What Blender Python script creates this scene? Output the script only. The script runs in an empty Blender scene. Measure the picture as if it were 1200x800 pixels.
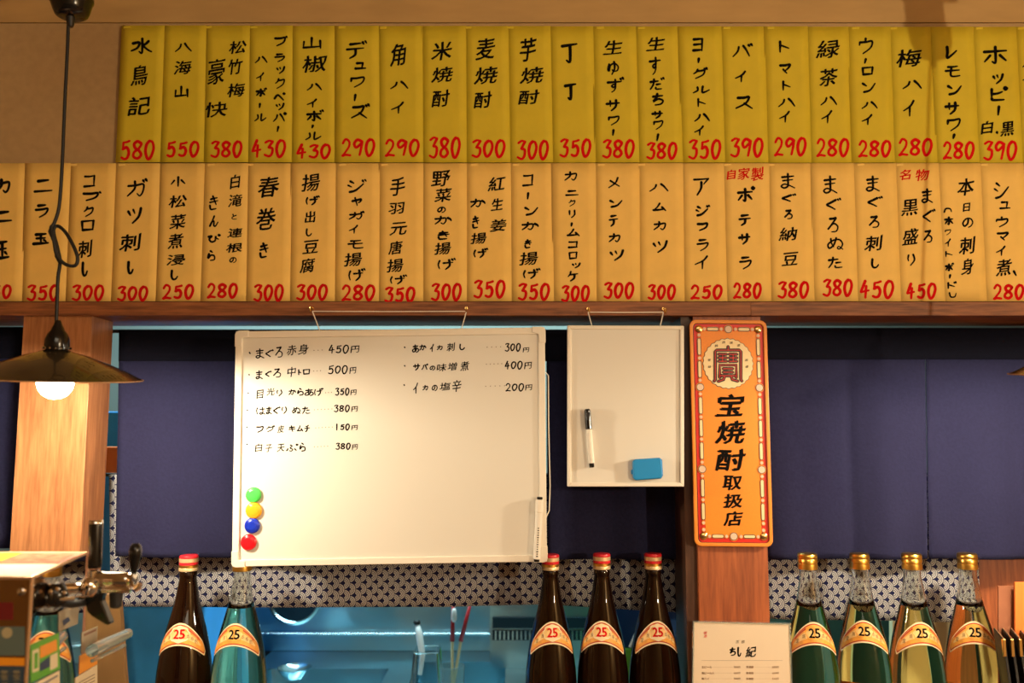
import bpy, math, random
from math import sin, cos, pi, radians, sqrt, atan
from mathutils import Vector, Matrix

S = bpy.context.scene
COL = S.collection
random.seed(7)

# ------------------------------------------------------------------ camera
PITCH = atan(0.105)
cam = bpy.data.objects.new('camera', bpy.data.cameras.new('camera'))
COL.objects.link(cam)
S.camera = cam
cam.data.lens = 30.0
cam.data.sensor_width = 36.0
cam.rotation_euler = (pi / 2 + PITCH, 0, 0)
cam.data.clip_start = 0.02
cam.data.dof.use_dof = True
cam.data.dof.focus_distance = 1.66
cam.data.dof.aperture_fstop = 2.8

# ------------------------------------------------------------------ world, lights, exposure
W = bpy.data.worlds.new('world')
S.world = W
W.use_nodes = True
W.node_tree.nodes['Background'].inputs[0].default_value = (1.0, 0.78, 0.55, 1)
W.node_tree.nodes['Background'].inputs[1].default_value = 0.05
S.view_settings.view_transform = 'Standard'
S.view_settings.look = 'None'
S.view_settings.gamma = 1
S.view_settings.use_curve_mapping = False
S.view_settings.exposure = 0.0


def light(name, kind, loc, power, col, size=0.1, rot=(0, 0, 0), size_y=None):
    d = bpy.data.lights.new(name, kind)
    d.energy = power
    d.color = col
    if kind == 'AREA':
        d.size = size
        if size_y:
            d.shape = 'RECTANGLE'
            d.size_y = size_y
    else:
        d.shadow_soft_size = size
    o = bpy.data.objects.new(name, d)
    COL.objects.link(o)
    o.location = loc
    o.rotation_euler = rot
    return o


WARM = (1.0, 0.86, 0.64)
# the dining room's own lamps, behind the camera
light('room_ceiling_light', 'AREA', (0.3, -0.9, 0.95), 14, WARM, 1.6, (radians(62), 0, 0), 0.8)
light('table_lamp_light', 'POINT', (2.11, -0.95, 0.20), 135, (1.0, 0.82, 0.56), 0.03)
# the kitchen's cool tube light
light('kitchen_tube_light', 'AREA', (-0.3, 2.45, 0.78), 38, (0.58, 0.90, 1.0), 1.8, (0, 0, 0), 0.25)
LAMP_POWER = 680.0      # emission strength of a pendant bulb


# ------------------------------------------------------------------ pixel rays to points at real depths
def ray(px, py):
    u, v = (px - 600) / 1000, (400 - py) / 1000
    return Vector((u, cos(PITCH) - sin(PITCH) * v, sin(PITCH) + cos(PITCH) * v))


def P(px, py, Y):
    r = ray(px, py)
    return r * (Y / r.y)


def PP(px, py, p0, n):
    r = ray(px, py)
    return r * (p0.dot(n) / r.dot(n))


# ------------------------------------------------------------------ materials
def mat(name, col, rough=0.6, metal=0.0, spec=0.5, noise=0.0, nscale=40, bump=0.0, trans=0.0, ior=1.45,
        emit=None, estr=0.0, coat=0.0, stretch=(1, 1, 1), sheen=0.0):
    m = bpy.data.materials.new(name)
    m.use_nodes = True
    nt = m.node_tree
    b = nt.nodes['Principled BSDF']
    b.inputs['Base Color'].default_value = (*col, 1)
    b.inputs['Roughness'].default_value = rough
    b.inputs['Metallic'].default_value = metal
    b.inputs['Specular IOR Level'].default_value = spec
    b.inputs['Transmission Weight'].default_value = trans
    b.inputs['IOR'].default_value = ior
    b.inputs['Coat Weight'].default_value = coat
    b.inputs['Sheen Weight'].default_value = sheen
    if emit:
        b.inputs['Emission Color'].default_value = (*emit, 1)
        b.inputs['Emission Strength'].default_value = estr
    if noise or bump:
        tc = nt.nodes.new('ShaderNodeTexCoord')
        mp = nt.nodes.new('ShaderNodeMapping')
        mp.inputs['Scale'].default_value = stretch
        nz = nt.nodes.new('ShaderNodeTexNoise')
        nz.inputs['Scale'].default_value = nscale
        nz.inputs['Detail'].default_value = 5
        nt.links.new(tc.outputs['Object'], mp.inputs[0])
        nt.links.new(mp.outputs[0], nz.inputs['Vector'])
        if noise:
            rp = nt.nodes.new('ShaderNodeValToRGB')
            rp.color_ramp.elements[0].position = 0.3
            rp.color_ramp.elements[1].position = 0.7
            rp.color_ramp.elements[0].color = (*[c * (1 - noise) for c in col], 1)
            rp.color_ramp.elements[1].color = (*[min(1, c * (1 + noise)) for c in col], 1)
            nt.links.new(nz.outputs['Fac'], rp.inputs[0])
            nt.links.new(rp.outputs[0], b.inputs['Base Color'])
        if bump:
            bp = nt.nodes.new('ShaderNodeBump')
            bp.inputs['Strength'].default_value = bump
            bp.inputs['Distance'].default_value = 0.002
            nt.links.new(nz.outputs['Fac'], bp.inputs['Height'])
            nt.links.new(bp.outputs[0], b.inputs['Normal'])
    return m


def wood(name, c1, c2, stretch, rough=0.42):
    """streaky veneer: two noises stretched along the grain"""
    m = bpy.data.materials.new(name)
    m.use_nodes = True
    nt = m.node_tree
    b = nt.nodes['Principled BSDF']
    b.inputs['Roughness'].default_value = rough
    tc = nt.nodes.new('ShaderNodeTexCoord')
    mp = nt.nodes.new('ShaderNodeMapping')
    mp.inputs['Scale'].default_value = stretch
    nt.links.new(tc.outputs['Object'], mp.inputs[0])
    n1 = nt.nodes.new('ShaderNodeTexNoise')
    n1.inputs['Scale'].default_value = 3.2
    n1.inputs['Detail'].default_value = 8
    n1.inputs['Roughness'].default_value = 0.7
    n1.inputs['Distortion'].default_value = 0.6
    n2 = nt.nodes.new('ShaderNodeTexNoise')
    n2.inputs['Scale'].default_value = 14
    n2.inputs['Detail'].default_value = 3
    nt.links.new(mp.outputs[0], n1.inputs['Vector'])
    nt.links.new(mp.outputs[0], n2.inputs['Vector'])
    ad = nt.nodes.new('ShaderNodeMix')
    ad.inputs[0].default_value = 0.45
    nt.links.new(n1.outputs['Fac'], ad.inputs[2])
    nt.links.new(n2.outputs['Fac'], ad.inputs[3])
    rp = nt.nodes.new('ShaderNodeValToRGB')
    e = rp.color_ramp.elements
    e[0].position, e[0].color = 0.36, (*c1, 1)
    e[1].position, e[1].color = 0.62, (*c2, 1)
    nt.links.new(ad.outputs[0], rp.inputs[0])
    nt.links.new(rp.outputs[0], b.inputs['Base Color'])
    bp = nt.nodes.new('ShaderNodeBump')
    bp.inputs['Strength'].default_value = 0.25
    bp.inputs['Distance'].default_value = 0.001
    nt.links.new(ad.outputs[0], bp.inputs['Height'])
    nt.links.new(bp.outputs[0], b.inputs['Normal'])
    return m


def seigaiha(name, pitch, angle, dark, pale):
    """printed cloth: overlapping fans of concentric arcs in rows, the lower row in front"""
    m = bpy.data.materials.new(name)
    m.use_nodes = True
    nt = m.node_tree
    N, L = nt.nodes, nt.links
    b = N['Principled BSDF']
    b.inputs['Roughness'].default_value = 0.9
    b.inputs['Specular IOR Level'].default_value = 0.1

    def M(op, a, c=None, d=None):
        n = N.new('ShaderNodeMath')
        n.operation = op
        for i, v in enumerate((a, c, d)):
            if v is None:
                continue
            if isinstance(v, (int, float)):
                n.inputs[i].default_value = v
            else:
                L.new(v, n.inputs[i])
        return n.outputs[0]
    tc = N.new('ShaderNodeTexCoord')
    mp = N.new('ShaderNodeMapping')
    mp.inputs['Rotation'].default_value = (0, angle, 0)
    mp.inputs['Scale'].default_value = (1 / pitch,) * 3
    L.new(tc.outputs['Object'], mp.inputs[0])
    sp = N.new('ShaderNodeSeparateXYZ')
    L.new(mp.outputs[0], sp.inputs[0])
    z, x = sp.outputs['X'], sp.outputs['Z']      # the cloth hangs with its fans turned to the right
    H = 0.445        # row height in fan widths
    R = 0.505
    row0 = M('FLOOR', M('DIVIDE', z, H))
    val = None
    # rows from back to front: the last mixed in lies on top
    for k in (0, -1):
        r = M('ADD', row0, float(k))
        zc = M('MULTIPLY', r, H)
        sh = M('MULTIPLY', M('FLOORED_MODULO', r, 2.0), 0.5)
        xs = M('SUBTRACT', M('FLOORED_MODULO', M('ADD', x, sh), 1.0), 0.5)
        dz = M('SUBTRACT', z, zc)
        d = M('SQRT', M('ADD', M('MULTIPLY', xs, xs), M('MULTIPLY', dz, dz)))
        rings = M('GREATER_THAN', M('SINE', M('MULTIPLY', d, 2 * pi / 0.13)), -0.35)
        inner = M('GREATER_THAN', d, 0.11)
        edge = M('LESS_THAN', d, R - 0.045)
        v = M('MULTIPLY', M('MULTIPLY', rings, inner), edge)
        ins = M('LESS_THAN', d, R)
        if val is None:
            val = M('MULTIPLY', v, ins)
        else:
            val = M('ADD', M('MULTIPLY', val, M('SUBTRACT', 1.0, ins)), M('MULTIPLY', v, ins))
    mx = N.new('ShaderNodeMix')
    mx.data_type = 'RGBA'
    L.new(val, mx.inputs[0])
    mx.inputs[6].default_value = (*dark, 1)
    mx.inputs[7].default_value = (*pale, 1)
    L.new(mx.outputs[2], b.inputs['Base Color'])
    return m


def steel(name, col, rough=0.25, wav=0.0, wscale=4):
    m = mat(name, col, rough, 1.0)
    if wav:
        nt = m.node_tree
        b = nt.nodes['Principled BSDF']
        tc = nt.nodes.new('ShaderNodeTexCoord')
        nz = nt.nodes.new('ShaderNodeTexNoise')
        nz.inputs['Scale'].default_value = wscale
        nz.inputs['Detail'].default_value = 2
        nt.links.new(tc.outputs['Object'], nz.inputs['Vector'])
        bp = nt.nodes.new('ShaderNodeBump')
        bp.inputs['Strength'].default_value = wav
        bp.inputs['Distance'].default_value = 0.03
        nt.links.new(nz.outputs['Fac'], bp.inputs['Height'])
        nt.links.new(bp.outputs[0], b.inputs['Normal'])
    return m


M_ = {
    'plaster': mat('wall_plaster', (0.46, 0.30, 0.135), 0.85, noise=0.06, nscale=60, bump=0.15),
    'plaster_top': mat('wall_plaster_top', (0.50, 0.31, 0.115), 0.8, noise=0.08, nscale=8, stretch=(1, 1, 4)),
    'beam': wood('beam_wood', (0.12, 0.036, 0.011), (0.36, 0.125, 0.04), (1.2, 6, 14), 0.6),
    'pillar': wood('pillar_wood', (0.24, 0.088, 0.031), (0.47, 0.20, 0.078), (11, 11, 0.9)),
    'pillar_red': wood('pillar_red_wood', (0.20, 0.045, 0.012), (0.42, 0.11, 0.03), (11, 11, 0.9)),
    'dark_or_shade': wood('dark_or_shade_wood', (0.05, 0.018, 0.008), (0.10, 0.04, 0.018), (11, 11, 0.9)),
    'yellow': mat('yellow_paper', (0.66, 0.50, 0.022), 0.75, noise=0.05, nscale=25, bump=0.06),
    'orange': mat('orange_paper', (0.93, 0.60, 0.15), 0.75, noise=0.045, nscale=25, bump=0.06),
    'ink': mat('black_ink', (0.006, 0.005, 0.004), 0.9, spec=0.08),
    'red_ink': mat('red_ink', (0.66, 0.006, 0.008), 0.9, spec=0.08),
    'marker': mat('marker_ink', (0.006, 0.005, 0.004), 0.9, spec=0.03),
    'faint_marker': mat('faint_marker_ink', (0.30, 0.24, 0.18), 0.9, spec=0.08),
    'board': mat('whiteboard_enamel', (0.76, 0.715, 0.62), 0.22, spec=0.35),
    'frame': mat('cream_plastic_frame', (0.84, 0.77, 0.64), 0.4),
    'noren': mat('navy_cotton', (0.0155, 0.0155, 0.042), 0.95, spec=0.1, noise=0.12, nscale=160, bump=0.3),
    'noren_top': mat('navy_cotton_dark', (0.005, 0.0055, 0.012), 0.95, spec=0.1, noise=0.1, nscale=160, bump=0.3),  # darker navy for the top band
    'wave': seigaiha('wave_print_cotton', 0.0268, radians(2), (0.012, 0.013, 0.05), (0.47, 0.455, 0.42)),
    'black': mat('black_plastic', (0.006, 0.0055, 0.005), 0.2, coat=0.15),
    'black_matte': mat('black_rubber', (0.012, 0.011, 0.01), 0.5),
    'enamel': mat('black_enamel', (0.035, 0.026, 0.014), 0.24, coat=0.6),
    'enamel_in': mat('white_enamel', (0.85, 0.82, 0.75), 0.4),
    'chrome': mat('chrome', (0.86, 0.82, 0.78), 0.08, 1.0),
    'brass': mat('brass', (0.85, 0.55, 0.2), 0.22, 1.0),
    'gold': mat('gold_metal', (0.95, 0.58, 0.12), 0.28, 1.0),
    'cap_cream': mat('cap_pale_gold', (0.80, 0.58, 0.30), 0.35, 0.4),
    'cap_red': mat('cap_red', (0.68, 0.02, 0.03), 0.3),
    'string': mat('white_string', (0.85, 0.78, 0.68), 0.8),
    'bulb': mat('lit_bulb', (1, 1, 1), 0.5, emit=(1.0, 0.87, 0.66), estr=LAMP_POWER),
    'brown_glass': mat('brown_glass', (0.022, 0.006, 0.002), 0.03, trans=0.65, ior=1.5),
    'clear_glass': mat('clear_glass', (0.96, 0.99, 0.96), 0.0, trans=1.0, ior=1.5),
    'spirit': mat('clear_spirit', (0.95, 0.91, 0.48), 0.0, trans=1.0, ior=1.34),
    'lab_cream': mat('label_cream', (0.90, 0.74, 0.45), 0.5),
    'lab_red': mat('label_red', (0.50, 0.05, 0.015), 0.5),
    'lab_orange': mat('label_orange', (0.88, 0.36, 0.055), 0.45, noise=0.25, nscale=90),
    'lab_pale': mat('label_pale', (0.88, 0.58, 0.22), 0.5, noise=0.12, nscale=200),
    'lab_brown': mat('label_brown', (0.20, 0.08, 0.03), 0.5),
    'sign_orange': mat('sign_orange', (0.84, 0.255, 0.018), 0.38, noise=0.05, nscale=300),
    'sign_rim': mat('sign_rim_orange', (0.80, 0.27, 0.035), 0.32),
    'sign_red': mat('sign_red', (0.66, 0.018, 0.01), 0.4),
    'sign_cream': mat('sign_cream', (0.86, 0.66, 0.36), 0.45),
    'sign_pale': mat('sign_pale_bead', (0.72, 0.52, 0.38), 0.45),
    'seal_dark': mat('seal_dark', (0.035, 0.006, 0.005), 0.4),
    'card': mat('menu_card', (0.80, 0.66, 0.48), 0.7),
    'seal_red': mat('stamp_red', (0.75, 0.12, 0.10), 0.6),
    'steel': steel('kitchen_steel', (0.40, 0.62, 0.68), 0.28, 0.5, 3.5),
    'steel_smooth': steel('smooth_steel', (0.55, 0.74, 0.80), 0.2),
    'steel_dark': mat('dark_steel', (0.015, 0.035, 0.045), 0.4, 0.6),
    'server_front': steel('server_front_steel', (0.42, 0.28, 0.16), 0.12, 0.12, 4),
    'server_side': steel('server_mirror_steel', (0.60, 0.50, 0.40), 0.03),
    'white_paper': mat('white_paper', (0.85, 0.78, 0.66), 0.6),
    'blue_panel': mat('blue_panel', (0.05, 0.36, 0.85), 0.45, noise=0.15, nscale=7),
    'kitchen_wall': mat('kitchen_wall', (0.26, 0.29, 0.25), 0.6),
    'acrylic': mat('clear_acrylic', (0.70, 0.82, 0.82), 0.08, trans=0.88, ior=1.3),
    'tan': mat('tan_board', (0.22, 0.125, 0.045), 0.4, noise=0.25, nscale=5),
    'cream_board': mat('cream_board', (0.78, 0.66, 0.36), 0.6),
    'floor': mat('dark_floor', (0.08, 0.06, 0.05), 0.6),
    'counter': wood('counter_wood', (0.20, 0.09, 0.035), (0.34, 0.16, 0.07), (1, 10, 10)),
    'green': mat('green_plastic', (0.10, 0.36, 0.03), 0.4),
    'blue': mat('blue_plastic', (0.004, 0.055, 0.20), 0.35),
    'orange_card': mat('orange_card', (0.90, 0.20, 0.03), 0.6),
    'brown_card': mat('brown_card', (0.28, 0.10, 0.045), 0.6),
    'copper': mat('copper_edge', (0.62, 0.38, 0.2), 0.35, 0.6),
}


def plain(name, col, rough=0.3, **k):
    M_[name] = mat(name, col, rough, **k)
    return M_[name]


# ------------------------------------------------------------------ mesh building
ORG = {}


class MB:
    def __init__(s):
        s.v, s.f = [], []

    def add(s, vs, fs):
        b = len(s.v)
        s.v += [Vector(v) for v in vs]
        s.f += [tuple(i + b for i in f) for f in fs]
        return s

    def box(s, lo, hi):
        x0, y0, z0 = lo
        x1, y1, z1 = hi
        return s.add([(x0, y0, z0), (x1, y0, z0), (x1, y1, z0), (x0, y1, z0), (x0, y0, z1), (x1, y0, z1), (x1, y1, z1), (x0, y1, z1)],
                     [(3, 2, 1, 0), (4, 5, 6, 7), (0, 1, 5, 4), (1, 2, 6, 5), (2, 3, 7, 6), (3, 0, 4, 7)])

    def prism(s, poly, off):
        """closed outline of 3D points extruded by the vector off"""
        n = len(poly)
        off = Vector(off)
        a = [Vector(p) for p in poly]
        return s.add(a + [p + off for p in a],
                     [tuple(range(n))[::-1], tuple(range(n, 2 * n))] + [(i, (i + 1) % n, n + (i + 1) % n, n + i) for i in range(n)])

    def lathe(s, prof, c=(0, 0, 0), n=32, rot=None, cap=True):
        """profile (r, z) turned about z"""
        c = Vector(c)
        vs = []
        for r, z in prof:
            for i in range(n):
                a = 2 * pi * i / n
                p = Vector((r * cos(a), r * sin(a), z))
                if rot:
                    p = rot @ p
                vs.append(p + c)
        fs = []
        for j in range(len(prof) - 1):
            for i in range(n):
                k = (i + 1) % n
                fs.append((j * n + i, j * n + k, (j + 1) * n + k, (j + 1) * n + i))
        if cap:
            if prof[0][0] > 1e-6:
                fs.append(tuple(range(n))[::-1])
            if prof[-1][0] > 1e-6:
                fs.append(tuple(range((len(prof) - 1) * n, len(prof) * n)))
        return s.add(vs, fs)

    def tube(s, pts, r, n=8):
        pts = [Vector(p) for p in pts]
        rr = r if isinstance(r, (list, tuple)) else [r] * len(pts)
        vs, fs = [], []
        up = None
        for i, p in enumerate(pts):
            t = (pts[min(i + 1, len(pts) - 1)] - pts[max(i - 1, 0)]).normalized()
            if up is None:
                up = t.orthogonal().normalized()
            up = (up - t * up.dot(t)).normalized()
            w = t.cross(up)
            for k in range(n):
                a = 2 * pi * k / n
                vs.append(p + (up * cos(a) + w * sin(a)) * rr[i])
        for i in range(len(pts) - 1):
            for k in range(n):
                q = (k + 1) % n
                fs.append((i * n + k, i * n + q, (i + 1) * n + q, (i + 1) * n + k))
        fs.append(tuple(range(n))[::-1])
        fs.append(tuple(range((len(pts) - 1) * n, len(pts) * n)))
        return s.add(vs, fs)

    def build(s, name, material, parent=None, org=None, smooth=False, bevel=0.0, solid=0.0, subsurf=0, **props):
        if org is None:
            if parent is not None:
                org = ORG[parent.name]
            elif s.v:
                n = len(s.v)
                org = Vector((sum(v.x for v in s.v) / n, sum(v.y for v in s.v) / n, min(v.z for v in s.v)))
        org = Vector(org)
        me = bpy.data.meshes.new(name)
        me.from_pydata([v - org for v in s.v], [], s.f)
        me.update()
        me.materials.append(M_[material] if isinstance(material, str) else material)
        if smooth:
            for p in me.polygons:
                p.use_smooth = True
            if smooth != 'all':
                me.set_sharp_from_angle(angle=radians(40))
        o = bpy.data.objects.new(name, me)
        COL.objects.link(o)
        ORG[o.name] = org
        if parent is not None:
            o.parent = parent
            o.location = org - ORG[parent.name]
        else:
            o.location = org
        if solid:
            q = o.modifiers.new('solid', 'SOLIDIFY')
            q.thickness = solid
            q.offset = 0
        if bevel:
            q = o.modifiers.new('bevel', 'BEVEL')
            q.width = bevel
            q.segments = 3
            q.limit_method = 'ANGLE'
        if subsurf:
            q = o.modifiers.new('sub', 'SUBSURF')
            q.levels = q.render_levels = subsurf
        for k, v in props.items():
            o[k] = v
        return o


def empty(name, loc, **props):
    o = bpy.data.objects.new(name, None)
    COL.objects.link(o)
    o.location = loc
    o.empty_display_size = 0.05
    ORG[o.name] = Vector(loc)
    for k, v in props.items():
        o[k] = v
    return o


def tag(o, label, category, group=None):
    o['label'] = label
    o['category'] = category
    if group:
        o['group'] = group
    return o


def kids(o):
    return [c for c in bpy.data.objects if c.parent == o]


def copy_tree(o, parent=None):
    c = o.copy()
    COL.objects.link(c)
    ORG[c.name] = ORG.get(o.name, Vector())
    c.parent = parent
    for ch in kids(o):
        copy_tree(ch, c)
    return c


def quadbox(name, material, px, Y, depth, parent=None, **k):
    """an upright slab from four pixel corners (clockwise from top left) at depth Y, going back by depth"""
    b = MB().prism([P(x, y, Y) for x, y in px][::-1], (0, depth, 0))
    return b.build(name, material, parent, **k)


# ------------------------------------------------------------------ writing
def smooth_line(pts, n=5):
    if len(pts) < 3:
        return [Vector((*p, 0)).xy for p in pts]
    out = []
    q = [pts[0]] + list(pts) + [pts[-1]]
    for i in range(1, len(q) - 2):
        p0, p1, p2, p3 = (Vector(p) for p in q[i - 1:i + 3])
        for k in range(n):
            t = k / n
            out.append(0.5 * ((2 * p1) + (p2 - p0) * t + (2 * p0 - 5 * p1 + 4 * p2 - p3) * t * t + (3 * p1 - p0 - 3 * p2 + p3) * t ** 3))
    out.append(Vector(pts[-1]))
    return out


# strokes of handwritten signs on a 10 x 10 field, y down; c before a stroke = curved
G = {
    '0': ['c5,0 2,2 .8,6 3,10 6.5,8.6 9,4 7.6,.6 4.2,.3'],
    '1': ['5,0 4,10'],
    '2': ['c1,2.4 4,0 8,1.2 8,4 4.5,7 .5,9.6', '.5,9.6 4,9 9.5,9.4'],
    '3': ['c1,1.2 5,0 9,.4', 'c9,.4 6.5,2.6 4.5,4.2', 'c4.5,4.2 8.5,5 8.2,8.2 5,10 0,9'],
    '4': ['5.5,0 0,6.6', '0,6.6 10,5.6', '6.6,3 5.6,10'],
    '5': ['c9.6,0 6,.7 2.4,.9', '2.4,.9 1.6,4.6', 'c1.6,4.6 6,3.6 8.6,6 7,9.2 3.4,10 0,9.2'],
    '8': ['c8.4,1.4 5,0 2,1.6 3,4 6.4,5.6 8,8 5,10 1.4,9 2,6.4 6,4.2 8.6,1.6'],
    '9': ['c8.2,1.2 4,0 1,2.6 3,5 8,1.8', 'c8.4,1 7.6,5 6,10'],
    'ア': ['c0,1 5,.8 9.6,.4', '9.6,.4 6.6,3.6', 'c5,2.4 4.8,6 2.2,10'],
    'イ': ['c9,0 6,3.6 0,6.6', '5.6,3.6 5.4,10'],
    'ウ': ['5,0 4.8,2', '.8,2.4 .4,4.6', 'c.8,2.6 5,2.4 9.6,1.8 8.6,6 3,10'],
    'カ': ['c.6,3.2 5,2.8 9.6,2 9.2,7 7.4,9.8 5.8,8.2', 'c4.6,0 4.4,5 .2,10'],
    'キ': ['1,3.4 9,2.2', '.4,6.6 9.8,5.2', '4,0 6,10'],
    'ク': ['c3.6,0 2.4,2.8 0,4.8', 'c3.4,1.8 6,1.6 9.6,1 8,6 1.6,10'],
    'ケ': ['c2.8,0 2,3 0,5.4', '2.4,3.4 10,2.4', 'c6.6,3 6.2,7 2.4,10'],
    'コ': ['c.6,.8 5,.8 9.4,0', '9.4,0 8.8,9', '0,9.8 9.6,9'],
    'サ': ['0,3.6 10,2.6', '2.8,.6 3,6', 'c7.4,0 7.2,6 3.6,10'],
    'シ': ['1.4,0 3.8,1.8', '0,3.8 2.4,5.4', 'c1,10 5,8.4 10,2.4'],
    'ス': ['c1,1 5,.8 8,.2 6,5.4 0,9.8', '5,5.6 10,10'],
    'チ': ['c7.6,0 5,1.4 1.6,1.8', '0,5 10,4', 'c5,1.4 5,7 2,10'],
    'ツ': ['0,2.2 1.6,4.8', '3.8,1 5,3.6', 'c9.8,0 8,5.6 3.2,10'],
    'ッ': ['0,2.2 1.6,4.8', '3.8,1 5,3.6', 'c9.8,0 8,5.6 3.2,10'],
    'テ': ['2,.8 8.2,0', '0,4.2 10,3.2', 'c5.2,4 5,7.6 1.8,10'],
    'ト': ['2,0 2,10', '2,3.4 9.6,6.4'],
    'ニ': ['2,1 8,0', '0,9.6 10,8.6'],
    'ハ': ['c3.6,1 2.8,5.4 0,10', 'c6.2,0 8,3.6 10,9.4'],
    'ヒ': ['1,0 1,8.4', 'c1,4.6 5,4 8.4,2.4', 'c1,8.4 2,10 9.6,9.6'],
    'フ': ['c0,.8 5,.8 9.6,0 8,6 1.8,10'],
    'ヘ': ['c0,7 2,3 4,1.6 7,5 10,9.4'],
    'ホ': ['0,3 10,2.2', 'c5,0 5.2,6 5,9.4 3.6,8.6', '2.8,5 .2,8.8', '7,4.8 9.8,8'],
    'マ': ['c0,1 5,.8 9.8,0 8,4 5,7', '3,5.4 6.6,10'],
    'ム': ['c5.4,0 3.6,5 1,9', 'c.4,9.4 5,9 9.2,8', '7,5.2 10,10'],
    'メ': ['c8.6,0 6.4,5.4 .6,10', '2,3 10,8.6'],
    'モ': ['c1.6,1 5,.8 8.4,.2', '0,4.8 9.6,3.8', 'c4.2,.8 3.6,8.4 5.6,10 10,9.2'],
    'ャ': ['c0,4.4 5,3.2 9.6,2 8.6,5 6.6,6.4', '3,0 5.4,10'],
    'ュ': ['1.6,1 7.4,.4', '7.4,.4 6.4,8.6', '0,9.4 10,8.8'],
    'ヨ': ['1,.6 9,0', '9,0 8.6,10', '1.2,5 8.6,4.4', '.6,9.8 8.6,9.2'],
    'ラ': ['2,.6 8,0', 'c0,4 5,3.6 9.8,3 8,7 3,10'],
    'リ': ['1,.8 1.2,6', 'c9,0 9,6 4,10'],
    'ル': ['c2.6,1.2 2.8,6 0,9.6', 'c6,0 5.6,5 5.8,9.2 8,7.6 10,5.2'],
    'レ': ['c1,0 1.4,5 1.2,9.6 5,7.6 10,3.4'],
    'ロ': ['.6,1 1,9.6', '.6,1 9.4,0', '9.4,0 8.8,9', '1,9.4 9,8.6'],
    'ワ': ['1,1.2 .6,4.4', 'c1,1.2 5,1 9.8,.2 8.4,5.6 3,10'],
    'ン': ['0,1.6 3,4', 'c1,10 6,8 10,1.4'],
    'ー': ['5,0 4,10'],
    '八': ['c3.6,1 2.8,5.4 0,10', 'c6,0 7.4,4 10,9.4'],
    '山': ['5,0 4.8,8.6', '.8,3.6 .4,9.4', '.4,9.4 9.8,8.2', '9.6,2.8 9.8,10'],
    '小': ['5.2,0 5,9.4', '2.4,3.4 0,7.4', '7.4,3 10,6.6'],
    '水': ['c5.4,0 5.4,5 5.2,9.8 3.8,8.8', 'c.8,3.4 4,2.8 3,6.4 0,8.4', 'c8.6,1.8 7,3.8 5.8,4.6 8,7.6 10,9'],
    '丁': ['0,1.2 10,0', 'c5.4,.8 5.6,6 5.2,9.6 3,8.6'],
    '玉': ['1.6,1 8.4,.2', '2,4.6 8,4', '5,.8 5,9.2', '0,9.8 10,8.8', '7,6 8.6,7.4'],
    '、': ['2,0 8,10'],
    '・': ['4,4 6,6'],
    '（': ['c0,10 2,2 8,2 10,9'],
    '）': ['c0,0 2,8 8,8 10,1'],
    'し': ['c1.6,0 1,6 3,9.6 7,9.4 10,6.4'],
    'の': ['c5.4,1.4 4.6,6 1.6,8.6 0,5.4 3,.8 7.6,.4 9.8,4.4 8,8.4 5.4,10'],
    'と': ['2.6,0 4,4', 'c9,2 3,4.8 .6,8 4,9.8 9.6,9.4'],
    'ろ': ['c1.6,.6 5,.4 7.6,0 4,4 0,8', 'c0,8 5,4 9.2,6 8,9.4 3.4,10'],
    'ん': ['c5.6,0 3,5 0,10', 'c0,10 3,5.4 5,5.4 5,9.4 7,9.8 10,6'],
    'り': ['c1.4,.6 .4,3.6 1.2,6', 'c7.6,0 9.4,5 4,10'],
    'ら': ['3.4,0 6.4,1.4', 'c1.6,3 .6,5 .4,7.6 4,4.6 8.8,5.2 9,9 3.4,10'],
    'ち': ['.6,2.6 9.4,1.6', 'c4.6,0 3.4,4 1,6.8 5.4,4.6 9.6,6 8,9 2.6,10'],
    'き': ['1.6,2.4 8.6,1.2', '.6,4.8 9.6,3.4', '4,0 7.6,6.4', 'c.8,7 1.6,9.8 5,9.8 7.6,9.4'],
    'す': ['0,2.4 10,1.6', 'c5.6,0 5.8,4 4.6,6.2 3,5.2 4.6,3.8 6,5.4 5,8.4 3,10'],
    'か': ['c0,3.2 3,2.8 6.4,2 6.6,6 5.2,9.6 3.6,8.4', 'c3.6,0 3,5 0,10', 'c7.8,1.8 9.4,3.4 10,5.4'],
    'け': ['c1,.8 0,5 .8,9.4', '3.4,3.4 10,2.6', 'c7.4,0 7.8,6 5,10'],
    'く': ['c8,0 4,3 1,5.2 4,7.4 7.4,10'],
    'た': ['.6,2.6 7,1.6', 'c3.6,0 3,5 .6,9.6', '5.6,5 9,4.4', 'c5,7.8 5.6,9.4 9.8,9'],
    'ま': ['1,2.4 9,1.6', '1.6,4.8 8.4,4', 'c5,0 5.2,5 5,8.6 2.4,9.8 .6,8.6 2.6,7.2 6,8 9.8,9.8'],
    'ゆ': ['c1.4,1.8 .4,6 1.4,7 2.4,3 6,1.4 9.2,3.6 8.6,6.8 5,7.4 4,6', 'c5.6,0 6.2,5 3.8,10'],
    'ひ': ['c0,2 3.4,1 1,5.4 3,9.8 6.6,8 7.2,1 8,4 10,5.6'],
    'ふ': ['4,0 6,1.6', 'c5,3 3.8,5 6.4,7 5,9.6 3,9', 'c1.4,6 1,8 0,9', '8.4,6 10,8.4'],
    'ぬ': ['c2,1.6 2.4,5 4,8', 'c5.6,1 4,6.4 1,9 .2,6 4,2.8 8,2.6 9.8,6 8,9.4 6.4,9 7.4,7.6 10,9.8'],
    'は': ['c1,.8 0,5 1,9.6', '3.8,3 9.6,2.2', 'c6.8,0 7.2,5 7,8.4 4.8,9.8 3.6,8.4 5.6,7.4 10,9.6'],
    'あ': ['1.4,2.4 8.6,1.4', 'c4.6,0 4.2,5 5,9', 'c7,3.6 5,8.4 1.4,9.4 .8,7 5,4.4 9.2,5.6 9.2,8.6 6.4,10'],
}
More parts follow.
